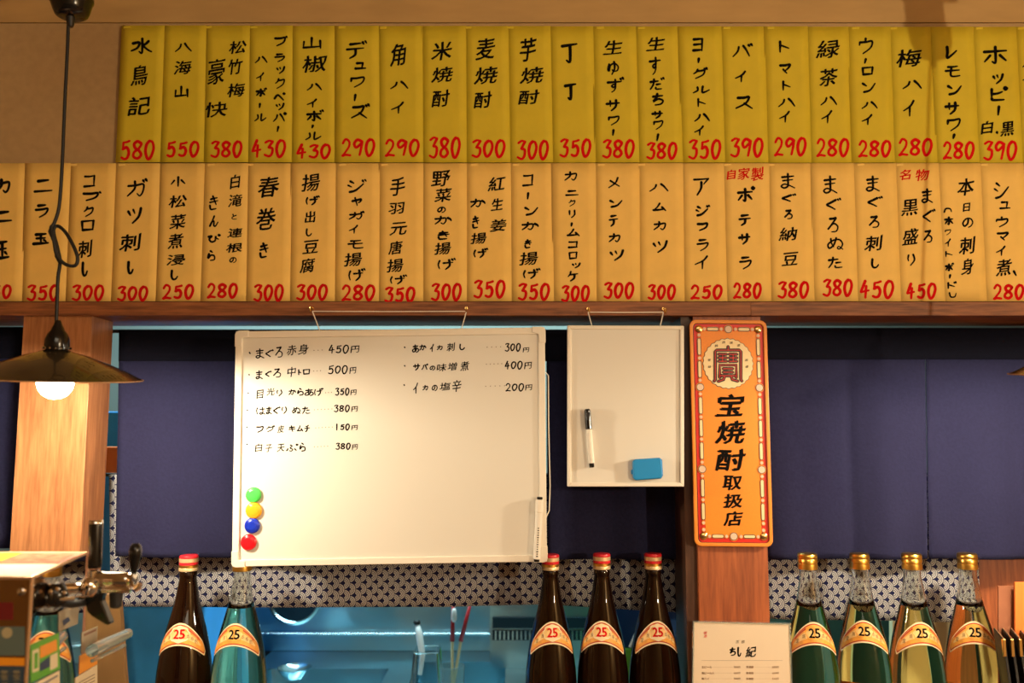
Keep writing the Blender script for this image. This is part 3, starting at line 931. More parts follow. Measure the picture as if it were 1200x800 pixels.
def board(name, pxc, rim, material_frame, label, corner=True):
    """pxc: corners clockwise from top left; rim in px"""
    (x0, y0), (x1, y1), (x2, y2), (x3, y3) = pxc
    root = empty(name, P((x2 + x3) / 2, (y2 + y3) / 2, YB))
    tag(root, label, 'whiteboard')

    def at(u, v, Y=YB):
        ax, ay = x0 + (x1 - x0) * u, y0 + (y1 - y0) * u
        bx, by = x3 + (x2 - x3) * u, y3 + (y2 - y3) * u
        return P(ax + (bx - ax) * v, ay + (by - ay) * v, Y)
    W_, H_ = x1 - x0, y3 - y0
    ru, rv = rim / W_, rim / H_
    mb = MB().prism([at(0.004, 0.004, YB), at(0.996, 0.004, YB), at(0.996, 0.996, YB), at(0.004, 0.996, YB)][::-1], (0, BT - 0.004, 0))
    mb.build('writing_surface', 'board', root)
    bars = [((0, 0), (1, 0), (1 - ru, rv), (ru, rv)), ((1, 0), (1, 1), (1 - ru, 1 - rv), (1 - ru, rv)),
            ((1, 1), (0, 1), (ru, 1 - rv), (1 - ru, 1 - rv)), ((0, 1), (0, 0), (ru, rv), (ru, 1 - rv))]
    for q in bars:
        MB().prism([at(u, v, YB - 0.004) for u, v in q][::-1], (0, BT + 0.002, 0)).build('frame_rail', material_frame, root, bevel=0.0015)
    if corner:
        for cu, cv in ((0, 0), (1, 0), (1, 1), (0, 1)):
            e = 13
            su, sv = (1 if cu == 0 else -1), (1 if cv == 0 else -1)
            pts = []
            for dx, dy in ((-.8, 4), (.3, 1), (1.6, -.2), (4, -.9), (e + 2, -.9), (e + 2, 6), (8.5, 7.5), (7.5, 8.5), (7, e + 5), (-.8, e + 5)):
                pts.append(at(cu + su * dx / W_, cv + sv * dy / H_, YB - 0.006))
            if su * sv > 0:
                pts = pts[::-1]
            MB().prism(pts, (0, BT + 0.005, 0)).build('corner_cap', material_frame, root, bevel=0.0012)
    return root, at


bigb, at_big = board('whiteboard', [(276, 388), (638.5, 383.3), (641, 658), (271.5, 664)], 8, 'frame',
                     'large cream-framed whiteboard with handwritten fish dishes and prices')
ZB, ZC2 = (270, 380, 5), (450, 380, 6)
rows = [
 (ZB, '・ 108 160 120 175;ま 147 140 200 200;ぐ 205 145 255 192;ろ 262 130 307 195;赤 330 120 388 182;身 395 115 460 178;円 703 122 757 168', '450 575 118 695 172', (490, 538, 152, 3)),
 (ZB, '・ 105 290 115 300;ま 147 268 192 322;ぐ 203 270 243 308;ろ 250 258 297 312;中 333 248 385 308;ト 397 262 417 298;ロ 425 260 467 295;円 697 248 738 290', '500 572 238 688 292', (488, 528, 273, 3)),
 (ZB, '・ 100 398 110 408;目 152 380 195 437;光 210 372 262 418;り 270 380 305 422;か 340 378 385 415;ら 392 372 428 418;あ 435 375 487 420;げ 490 370 547 420;円 703 380 740 415', '350 612 370 698 418', (558, 592, 400, 3)),
 (ZB, '・ 95 498 105 508;は 150 482 208 530;ま 208 480 245 527;ぐ 250 480 295 525;り 300 480 332 525;ぬ 362 482 412 525;た 420 480 470 525;円 708 477 747 513', '380 605 470 700 515', (492, 595, 500, 6)),
 (ZB, '・ 92 597 102 607;フ 150 595 195 635;グ 208 590 262 632;皮 275 590 315 637;キ 340 590 383 630;ム 388 590 428 628;チ 432 587 468 632;円 708 588 747 620', '150 612 580 700 622', (500, 597, 606, 6)),
 (ZB, '・ 93 698 103 708;白 143 697 188 748;子 205 700 245 748;天 272 697 318 748;ぷ 325 697 400 745;ら 405 692 440 745;円 712 700 747 735', '380 615 692 705 735', (492, 570, 717, 5)),
 (ZC2, '・ 140 155 152 168;あ 198 140 245 200;か 247 140 298 185;イ 320 135 352 195;カ 370 145 412 182;刺 440 125 500 190;し 530 135 570 180;円 975 160 1022 197', '300 848 130 962 192', (725, 820, 160, 4)),
 (ZC2, '・ 140 285 152 298;サ 203 275 255 325;バ 262 275 312 322;の 320 290 362 325;味 370 275 440 330;増 447 265 515 325;煮 535 258 600 328;円 985 262 1040 315', '400 848 255 975 318', (720, 828, 280, 5)),
 (ZC2, '・ 137 420 149 433;イ 203 408 240 488;カ 270 425 310 465;の 335 425 378 470;塩 390 408 470 465;辛 480 390 545 475;円 992 420 1043 465', '200 853 412 985 472', (715, 848, 435, 5)),
]
onb = lambda x, y: P(x, y, YB)
for Z, chars, num, dots in rows:
    t = MB()
    n = num.split()
    q = parse('x ' + ' '.join(n[1:]), *Z)[0]
    write(t, parse(chars, *Z) + digits(n[0], *q[1:], gap=0.15), onb, w=1.4, lift=0.0002, taper=0.9, bold=0.7)
    t.build('handwritten_line', 'marker', bigb, kind='stuff')
    t = MB()
    x0, x1, yy, cnt = dots
    for i in range(cnt):
        p = onb(Z[0] + (x0 + (x1 - x0) * i / (cnt - 1)) / Z[2], Z[1] + (yy - i) / Z[2]) + Vector((0, -0.0002, 0))
        t.lathe([(0.0011, 0), (0.0011, 0.0002)], p, 8, Matrix.Rotation(pi / 2, 3, 'X'))
    t.build('dotted_leader', 'faint_marker', bigb, kind='stuff')

# hanging strings and hooks
def hanger(parent, hooks, downs, ytop, yhook, ystr, ydown):
    for hx in hooks:
        h = MB()
        p = P(hx, yhook, 1.719)
        pts = [p + Vector((0, 0.004, 0.0)), p + Vector((0, -0.008, 0.001)), p + Vector((0, -0.013, -0.004)), p + Vector((0.0, -0.016, -0.009)),
               p + Vector((0.001, -0.021, -0.011)), p + Vector((0.001, -0.026, -0.008)), p + Vector((0.001, -0.027, -0.001))]
        h.tube(pts, 0.0012, 8)
        h.lathe([(0.0042, 0), (0.003, 0.002)], p + Vector((0, -0.0005, 0)), 12, Matrix.Rotation(pi / 2, 3, 'X'))
        o = h.build('brass_hook', 'brass', smooth=True)
        yield o
    a, b = (P(hx, ystr, 1.697) for hx in hooks)
    c, d = (P(x, ydown, YB + 0.004) for x in downs)
    MB().tube([c, a + (c - a) * 0.05, a, a + (b - a) * 0.5 + Vector((0, 0, -0.0006)), b, b + (d - b) * 0.05, d], 0.0011, 7).build('hanging_string', 'string', parent)


for i, o in enumerate(hanger(bigb, (366, 546.5), (374.5, 540.5), 352, 361, 364.6, 386.5)):
    tag(o, ['brass hook in the beam holding the left end of the large whiteboard string',
            'brass hook in the beam holding the right end of the large whiteboard string'][i], 'hook', 'brass hooks in the beam')
MB().tube([P(639.5, 436, 1.705), P(642.6, 440, 1.706), P(643, 500, 1.706), P(644.6, 570, 1.706), P(643.6, 598, 1.706), P(640, 606, 1.705)], 0.0011, 6).build('loose_cord', 'string', bigb)

# ------------------------------------------------------------------ small whiteboard
smb, at_sm = board('small_whiteboard', [(665, 381), (801.6, 381.5), (801.8, 570), (665, 570)], 4.5, 'frame',
                   'small blank whiteboard hanging left of the orange shop sign', corner=False)
for i, o in enumerate(hanger(smb, (689, 777.3), (694, 773.5), 352, 362, 365.6, 383)):
    tag(o, ['brass hook in the beam at the left of the small whiteboard',
            'brass hook in the beam at the right of the small whiteboard'][i], 'hook', 'brass hooks in the beam')
smb['category'] = 'whiteboard'


def marker(name, top, bot, Y, capfrac, label, black_cap=True, r=0.0062):
    a, b = P(*top, Y), P(*bot, Y)
    root = empty(name, b)
    tag(root, label, 'marker pen')
    d = b - a

    def seg(t0, t1, r0, r1, part, m):
        z = Vector((0, 0, 1)).rotation_difference(d.normalized()).to_matrix()
        L = d.length
        MB().lathe([(r0 * .86, t0 * L), (r0, t0 * L + .0008), (r1, t1 * L - .0008), (r1 * .86, t1 * L)], a, 20, z).build(part, m, root, smooth=True)
    if black_cap:
        seg(0, .02, r * .8, r * .85, 'cap_tip', 'black')
        seg(.02, capfrac, r * .98, r * 1.05, 'cap', 'black')
        seg(capfrac, .93, r * .92, r * .92, 'barrel', 'white_paper')
        seg(.93, 1, r * .8, r * .78, 'end_plug', 'black')
        p = a + d * (capfrac * .35)
        MB().box(p + Vector((-.003, -r * 1.05 - .001, -.008)), p + Vector((.003, -r * .9, .008))).build('magnet', 'black_matte', root)
    else:
        seg(0, .04, r * .72, r * .72, 'cap_tip', 'black')
        seg(.04, .24, r * .98, r * 1.04, 'cap', 'frame')
        seg(.24, .96, r * .9, r * .9, 'barrel', 'white_paper')
        seg(.96, 1, r * .7, r * .7, 'end_plug', 'black')
        t = MB()
        random.seed(3)
        for i in range(13):
            f = .48 + .036 * i
            p = a + d * f + Vector((0.0003, -r * 0.9 - .0003, 0))
            w = random.uniform(.0010, .0022)
            t.box(p + Vector((-w, -.0001, -.0008)), p + Vector((w * .8, .0002, .0012)))
        t.build('printed_marks', 'marker', root, kind='stuff')
    return root


marker('marker_pen', (688.2, 479), (693.6, 547.5), YB - 0.0085, .35, 'black-capped white marker stuck on the small blank whiteboard')
marker('marker_pen', (632.6, 582), (628.8, 658), YB - 0.0125, .25, 'white marker at the lower right corner of the large whiteboard', False, r=0.0078)

# eraser
e = empty('eraser', P(760, 562, YB - 0.012))
tag(e, 'blue rounded eraser on the small blank whiteboard', 'eraser')
ex = [(741.5, 540.5), (744, 538), (773, 536.2), (776, 538.6), (777, 557), (774.6, 560.6), (745, 562.8), (742, 560)]
plain('eraser_blue', (0.012, 0.26, 0.60), 0.35)
plain('eraser_felt', (0.02, 0.10, 0.35), 0.8)
MB().prism([P(*q, YB - 0.0135) for q in ex][::-1], (0, 0.009, 0)).build('shell', 'eraser_blue', e, bevel=0.003)
MB().prism([P(q[0], q[1], YB - 0.0045) for q in ex][::-1], (0, 0.0035, 0)).build('felt', 'eraser_felt', e)
MB().prism([P(*q, YB - 0.008) for q in ((739.5, 551), (742.5, 549), (742.5, 556), (740, 555.5))][::-1], (0, 0.004, 0)).build('hanging_tab', 'eraser_blue', e, bevel=0.001)

# magnets
for (x, y, r), c, cn in (((297.6, 579.6, 9.0), (0.08, 0.62, 0.10), 'green'), ((298, 597.8, 9.4), (0.95, 0.42, 0.02), 'orange'),
                         ((296, 615.6, 8.9), (0.008, 0.03, 0.42), 'blue'), ((291.8, 635, 9.1), (0.72, 0.008, 0.015), 'red')):
    m = plain('magnet_' + cn, c, 0.25, coat=0.4)
    R = r / 588
    mg = MB().lathe([(R * .93, 0), (R, .001), (R, .0035), (R * .95, .005), (R * .8, .0064), (R * .72, .0066), (R * .7, .0062), (R * .66, .0066), (R * .4, .0072), (0, .0074)],
                    P(x, y, YB - 0.0003), 32, Matrix.Rotation(pi / 2, 3, 'X'), cap=True)
    tag(mg.build('round_magnet', m, smooth=True), f'round {cn} magnet on the left side of the large whiteboard', 'magnet', 'round magnets on the whiteboard')

# ================================================================== orange shop sign
YG = 1.722
sg = empty('shop_sign', P(860, 640, YG))
tag(sg, 'tall orange enamel shop sign with round seal and black characters on the pillar', 'sign')


def sg_at(u, v, Y=YG):
    # u, v in 0..1 over the plate
    x0, x1 = 807.8 + (814.2 - 807.8) * v, 898.6 + (906.3 - 898.6) * v
    y = 374.8 + (640.3 - 374.8) * v + (u - .5) * 1.0
    return P(x0 + (x1 - x0) * u, y, Y)


SW, SH = 92.0, 265.5


def rrect(mx, r, Y, n=6):
    """rounded rectangle inset mx px, radius r px"""
    pts = []
    for cx, cy, a0 in ((SW - mx - r, mx + r, -pi / 2), (SW - mx - r, SH - mx - r, 0), (mx + r, SH - mx - r, pi / 2), (mx + r, mx + r, pi)):
        for i in range(n + 1):
            a = a0 + pi / 2 * i / n
            pts.append(sg_at((cx + r * cos(a)) / SW, (cy + r * sin(a)) / SH, Y))
    return pts


def ring(o, i, depth):
    n = len(o)
    mb = MB()
    d = Vector((0, depth, 0))
    mb.add(o + i + [p + d for p in o] + [p + d for p in i],
           [(k, (k + 1) % n, n + (k + 1) % n, n + k) for k in range(n)] +
           [(2 * n + k, 3 * n + k, 3 * n + (k + 1) % n, 2 * n + (k + 1) % n) for k in range(n)] +
           [(k, 2 * n + k, 2 * n + (k + 1) % n, (k + 1) % n) for k in range(n)] +
           [(n + k, n + (k + 1) % n, 3 * n + (k + 1) % n, 3 * n + k) for k in range(n)])
    return mb


MB().prism(rrect(1, 7, YG + 0.004), (0, 0.004, 0)).build('plate', 'sign_red', sg)
ring(rrect(0, 8, YG), rrect(4.2, 5, YG), 0.006).build('rim', 'sign_rim', sg, bevel=0.0016)
ring(rrect(4.2, 5, YG + 0.0036), rrect(5.0, 4.6, YG + 0.0036), 0.001).build('rim_line', 'seal_dark', sg)
MB().prism(rrect(13.2, 1.5, YG + 0.0034), (0, 0.001, 0)).build('field', 'sign_orange', sg)
flat = Matrix.Rotation(pi / 2, 3, 'X')


def disc(mb, c, r, d=0.0004, n=20):
    mb.lathe([(r, 0), (r, d)], c, n, flat)


def pill(mb, cx, cy, w, h, Y, d=0.0005):
    r = min(w, h) / 2
    pts = []
    for sx, sy, a0 in ((1, -1, -pi / 2), (1, 1, 0), (-1, 1, pi / 2), (-1, -1, pi)):
        for i in range(4):
            a = a0 + pi / 2 * i / 3
            pts.append(sg_at((cx + sx * (w / 2 - r) + r * cos(a)) / SW, (cy + sy * (h / 2 - r) + r * sin(a)) / SH, Y))
    mb.prism(pts, (0, d, 0))


PXM = 1 / 582.0
ya, yb_, yc = YG + 0.0030, YG + 0.0024, YG + 0.0018
bo, bi, bp = MB(), MB(), MB()      # outlines, pale bars, pale beads
big_b = [(46, 10.8), (46, SH - 12), (11, 79), (SW - 11, 79), (11, 175), (SW - 11, 175)]
small_b, bars = [], []
for yy in (10.8, SH - 12):
    for x in (17.5, 37.5, 54.5, 74.5):
        small_b.append((x, yy))
    for x in (27.5, 64.5):
        bars.append((x, yy, 13, 3.2))
vs_small = [18, 45, 71, 87, 114, 140, 167, 183, 211, 238]
vs_bars = [(31.5, 19), (58, 19), (100.5, 19), (127, 19), (153.5, 19), (197, 20), (224.5, 19), (245, 1)]
for x in (11, SW - 11):
    small_b += [(x, y) for y in vs_small + [246]]
    bars += [(x, y, 3.2, h) for y, h in vs_bars[:-1]]
for x, y in small_b:
    c = sg_at(x / SW, y / SH, ya)
    disc(bo, c, 2.5 * PXM)
    disc(bp, c + Vector((0, -0.0005, 0)), 1.7 * PXM)
for x, y, w, h in bars:
    pill(bo, x, y, w + 2.2, h + 2.4, ya + 0.0001)
    pill(bo, x, y, w + 0, h + 0, ya + 0.0001)
for x, y in big_b:
    disc(bo, sg_at(x / SW, y / SH, ya), 5.4 * PXM)
bo.build('bead_border', 'sign_rim', sg, kind='stuff')
dk = MB()
for x, y, w, h in bars:
    pill(dk, x, y, w + 1.7, h + 1.7, ya - 0.0004, 0.0004)
    pill(bi, x, y, w, h, ya - 0.0008, 0.0004)
for x, y in big_b:
    disc(dk, sg_at(x / SW, y / SH, ya - 0.0004), 4.6 * PXM)
    disc(bp, sg_at(x / SW, y / SH, ya - 0.0008), 3.9 * PXM)
dk.build('bead_outline', 'dark_or_shade', sg, kind='stuff')
bi.build('pale_bar', 'sign_cream', sg, kind='stuff')
bp.build('pale_bead', 'sign_pale', sg, kind='stuff')
for x, y in ((10.8, 10.8), (SW - 10.8, 10.8), (10.8, SH - 12), (SW - 10.8, SH - 12)):
    c = sg_at(x / SW, y / SH, ya)
    s = MB()
    s.lathe([(4.6 * PXM, 0), (4.4 * PXM, .0012), (3.2 * PXM, .0024), (1.4 * PXM, .003), (0, .0031)], c, 20, flat)
    s = s.build('screw', 'brass', sg, smooth=True)
    MB().box(c + Vector((-.0040, -.0035, -.0006)), c + Vector((.0040, -.0028, .0006))).build('slot', 'dark_or_shade', s)
# round seal
cc = P(853.2, 425.8, YG + 0.003)
R0 = 29.2 / 583
for nm, m, dr, dy in (('seal_outline', 'seal_dark', 0.0011, 0), ('seal', 'sign_cream', 0, -0.0006)):
    mb = MB()
    pts = [cc + Vector(((R0 + dr) * (1 + 0.018 * cos(28 * a)) * cos(a), dy, (R0 + dr) * (1 + 0.018 * cos(28 * a)) * sin(a))) for a in [2 * pi * i / 168 for i in range(168)]]
    mb.prism(pts, (0, 0.0005, 0)).build(nm, m, sg)
# the seal character in thick square strokes, dark with a red core
D = lambda x, y: (800 + x / 5.336, 370 + y / 5.336)
SE = [[(284, 192), (284, 212)], [(196, 408), (204, 400), (204, 222), (212, 214), (356, 214), (364, 222), (364, 398), (372, 408)],
      [(225, 240), (275, 240)], [(225, 262), (275, 262)], [(225, 284), (275, 284)], [(250, 240), (250, 284)],
      [(292, 240), (340, 240)], [(292, 262), (340, 262)], [(292, 284), (340, 284)], [(316, 240), (316, 284)],
      [(232, 386), (232, 308), (336, 308), (336, 386)], [(254, 330), (314, 330)], [(254, 352), (314, 352)], [(232, 374), (336, 374)],
      [(262, 376), (256, 398), (222, 410)], [(304, 376), (310, 398), (346, 408)]]
for nm, m, w, dy, lay in (('seal_character', 'seal_dark', 3.8, -.0011, 0), ('seal_character_core', 'sign_red', 0.75, -.0016, 0)):
    mb = MB()
    for k, st in enumerate(SE):
        v, f = ribbon([Vector(D(*p)) for p in (st if len(st) > 2 else [st[0], ((st[0][0] + st[1][0]) / 2, (st[0][1] + st[1][1]) / 2), st[1]])], w, 1.0)
        mb.add([P(a.x, a.y, YG + 0.003 + dy - 0.00005 * (k % 3)) for a in v], f)
    mb.build(nm, m, sg, kind='stuff')
mb = MB()
for ch, x, y in (('純', 211, 186), ('良', 257, 165), ('清', 304, 168), ('酒', 350, 184), ('登', 166, 276), ('録', 168, 318), ('商', 400, 276), ('標', 401, 318)):
    v, f, l = glyph_px(ch, *D(x - 10, y - 8), *D(x + 10, y + 8), 0.6, bold=0.3)
    mb.add([P(a, b, YG + 0.003 - .0010) for a, b in v], f)
mb.build('small_lettering', 'seal_dark', sg, kind='stuff')
E_ = (800, 510, 5.716)
mb = MB()
for it, w in [(q, 5.2) for q in parse('宝 200 485 387 632;焼 200 650 397 803', 800, 370, 5.336)] + [(q, 5.2) for q in parse('酎 218 85 425 240', *E_)] + \
        [(q, 3.4) for q in parse('取 265 265 398 368;扱 270 388 402 488;店 272 505 405 608', *E_)]:
    v, f, l = glyph_px(*it, w, slant=0.06, handwritten=False)
    mb.add([P(a, b, YG + 0.0030 - .0001 * (k + 1)) for (a, b), k in zip(v, l)], f)
mb.build('lettering', 'ink', sg, kind='stuff')

# ================================================================== pendant lamps
YL = 1.42


def pendant(px_top, px_bot, label, cord_label, tilt=(0, 0), knot=True, mirror=1):
    """plug on the ceiling rail, cord with a tied loop, socket, shade and bulb"""
    rim = P(*px_bot, YL)                    # centre of the shade's rim
    root = empty('pendant_lamp', rim)
    tag(root, label, 'lamp', 'pendant lamps over the counter')
    R = 0.1345
    rot = Matrix.Rotation(radians(tilt[0]), 3, 'X') @ Matrix.Rotation(radians(tilt[1]), 3, 'Y')
    prof = [(0.0, .0500), (.016, .0490), (.028, .0440), (.045, .0395), (.08, .0262), (.11, .0130), (R - .003, .0016), (R, 0)]
    inn = [(R, 0), (R - .003, .0002), (.11, .0115), (.08, .0247), (.045, .038), (.03, .0425), (0, .0440)]
    MB().lathe(prof, rim, 64, rot, cap=False).build('shade', 'enamel', root, smooth='all')
    MB().lathe([(r, z - .0006) for r, z in inn], rim, 64, rot, cap=False).build('shade_lining', 'enamel_in', root, smooth='all')
    ringp = [rim + rot @ Vector((R * cos(a), R * sin(a), 0)) for a in [2 * pi * i / 64 for i in range(65)]]
    MB().tube(ringp, 0.0012, 6).build('rim_bead', 'copper', root, smooth='all')
    dome = [(.0, .098), (.004, .0975), (.0065, .090), (.0095, .084), (.0105, .0805), (.0155, .0745), (.0185, .066), (.0192, .056), (.0192, .0535), (.0215, .0525), (.0215, .049), (.0, .048)]
    MB().lathe(dome, rim, 32, rot, cap=False).build('socket', 'black', root, smooth=True)
    col = MB()
    for i in range(16):
        a = 2 * pi * i / 16
        col.box(rim + rot @ Vector((.0205 * cos(a), .0205 * sin(a), .0495)) - Vector((.0012, .0012, 0)), rim + rot @ Vector((.0205 * cos(a), .0205 * sin(a), .0495)) + Vector((.0012, .0012, .003)))
    col.build('socket_ribs', 'chrome', root, kind='stuff')
    MB().lathe([(.010, .044), (.0125, .038), (.0125, .026), (.011, .022), (.0, .021)], rim, 24, rot, cap=False).build('bulb_base', 'enamel_in', root, smooth=True)
    b = [(.0, -.034), (.010, -.0325), (.019, -.027), (.0255, -.018), (.028, -.007), (.0265, .004), (.021, .014), (.014, .022), (.0, .026)]
    MB().lathe(b, rim, 24, rot, cap=False).build('bulb', 'bulb', root, smooth='all')
    # cord: from the plug down, with a loop tied in it
    tx, ty = px_top
    sx, sy = px_bot
    dx = sx - 65
    if knot:
        pp = [(80, 28), (79, 60), (76, 120), (73, 190), (69.5, 240), (65, 262), (62.5, 268), (66, 282), (69, 300), (78, 310), (88, 311), (91, 302), (86, 288),
              (76, 272), (66, 264), (62, 270), (66, 290), (69, 306), (68, 325), (67, 350), (66, 378), (65.5, 396)]
        dy = [0] * 5 + [-.004, -.007, -.008, -.006, -.003, 0, 0, 0, .003, .005, .002, .004, .004, 0, 0, 0, 0]
        pts = [P(x + dx, y, YL) + Vector((0, d, 0)) for (x, y), d in zip(pp, dy)]
        q = []
        ext = [pts[0]] + pts + [pts[-1]]
        for i in range(1, len(ext) - 2):
            p0, p1, p2, p3 = ext[i - 1:i + 3]
            for k in range(6):
                t = k / 6
                q.append(0.5 * ((2 * p1) + (p2 - p0) * t + (2 * p0 - 5 * p1 + 4 * p2 - p3) * t * t + (3 * p1 - p0 - 3 * p2 + p3) * t ** 3))
        q.append(pts[-1])
        MB().tube(q, 0.0029, 10).build('cord', 'black_matte', root, smooth='all')
        # second turn of the loop round the cord
        a = [P(x + dx, y, YL) + Vector((0, d, 0)) for x, y, d in ((61.5, 264, 0), (60.5, 272, -.006), (65, 280, -.009), (68, 290, -.006), (66, 300, 0), (70, 309, .004))]
        MB().tube(a, 0.0028, 8).build('cord_turn', 'black_matte', root, smooth='all')
    else:
        MB().tube([P(tx, 28, YL), P(sx + 1, 396, YL)], 0.0029, 10).build('cord', 'black_matte', root, smooth='all')
    # plug
    c = P(tx + 4, 20, YL)
    r = Matrix.Rotation(radians(-4 * mirror), 3, 'Y')
    MB().lathe([(.0, -.001), (.020, 0), (.0265, .004), (.030, .012), (.0345, .028), (.036, .0295), (.0375, .070), (.034, .074), (.034, .12), (0, .12)], c, 28, r, cap=False).build('rail_plug', 'black', root, smooth=True)
    MB().lathe([(.0042, -.018), (.0052, -.016), (.0075, -.002), (.0085, .002)], c + Vector((-.0022 * mirror, 0, 0)), 16, r).build('cord_grip', 'black_matte', root, smooth=True)
    MB().box(c + Vector((-.05, -.018, .115)), c + Vector((.05, .018, .16))).build('rail_adapter', 'black', root, bevel=.003)
    MB().tube([c + Vector((0, 0, .16)), Vector((c.x, c.y, CZ))], 0.012, 12).build('stem', 'black', root)
    return root


pendant((80, 28), (65, 443.5), 'black enamel pendant lamp, lit, with a loop tied in its cord', '', tilt=(5.0, 2.2))
pendant((1296, 28), (1290, 439), 'black pendant lamp whose shade tip shows at the right edge', '', tilt=(5.0, 0), knot=False)

# ================================================================== bottles
# shoulder profile: (radius, height); cap top at 0.3950
def prof_brown(scale=1.0):
    pts = [(0.0148, .3690), (.0142, .3655), (.0150, .3640), (.0150, .3600), (.0140, .3560), (.0152, .3480), (.0176, .3360), (.0208, .3180), (.0252, .3004), (.0305, .2830), (.0357, .2663),
           (.0405, .2480), (.0442, .2310), (.0472, .2140), (.0496, .1970), (.0512, .1760), (.0522, .150), (.0525, .120), (.0525, .012), (.0505, .003), (.046, 0)]
    return pts


PB = prof_brown()


PB = [(r if r < .0148 else .0148 + (r - .0148) * .867, h if h > .36 or h < .13 else .395 - (.395 - h) * .95) for r, h in PB]


def r_at(h):
    for (r0, h0), (r1, h1) in zip(PB, PB[1:]):
        if h0 >= h >= h1:
            t = (h0 - h) / (h0 - h1 + 1e-9)
            return r0 + (r1 - r0) * t
    return PB[-1][0]


def surf_b(th, h, off):
    r = r_at(h) + off
    return Vector((r * sin(th), -r * cos(th), h))


def arc_band(th1, top, bot, off, n=40, m=5, tipround=True):
    mb = MB()
    for i in range(n + 1):
        th = -th1 + 2 * th1 * i / n
        s = abs(th) / th1
        ht, hb = top(th), bot(th)
        if tipround and s > .88:
            k = sqrt(max(0, 1 - ((s - .88) / .12) ** 2))
            mid = (ht + hb) / 2
            ht, hb = mid + (ht - mid) * k, mid + (hb - mid) * k
        for j in range(m + 1):
            mb.v.append(surf_b(th, hb + (ht - hb) * j / m, off))
    mb.f = [(i * (m + 1) + j, (i + 1) * (m + 1) + j, (i + 1) * (m + 1) + j + 1, i * (m + 1) + j + 1) for i in range(n) for j in range(m)]
    return mb


CAPTOP = .395
PX = 0.95 / 645.0
ltop = lambda th: CAPTOP - (72.5 + 25 * (th / 1.2) ** 2) * PX
lbot = lambda th: CAPTOP - (96 + 16.5 * (th / 1.2) ** 2) * PX


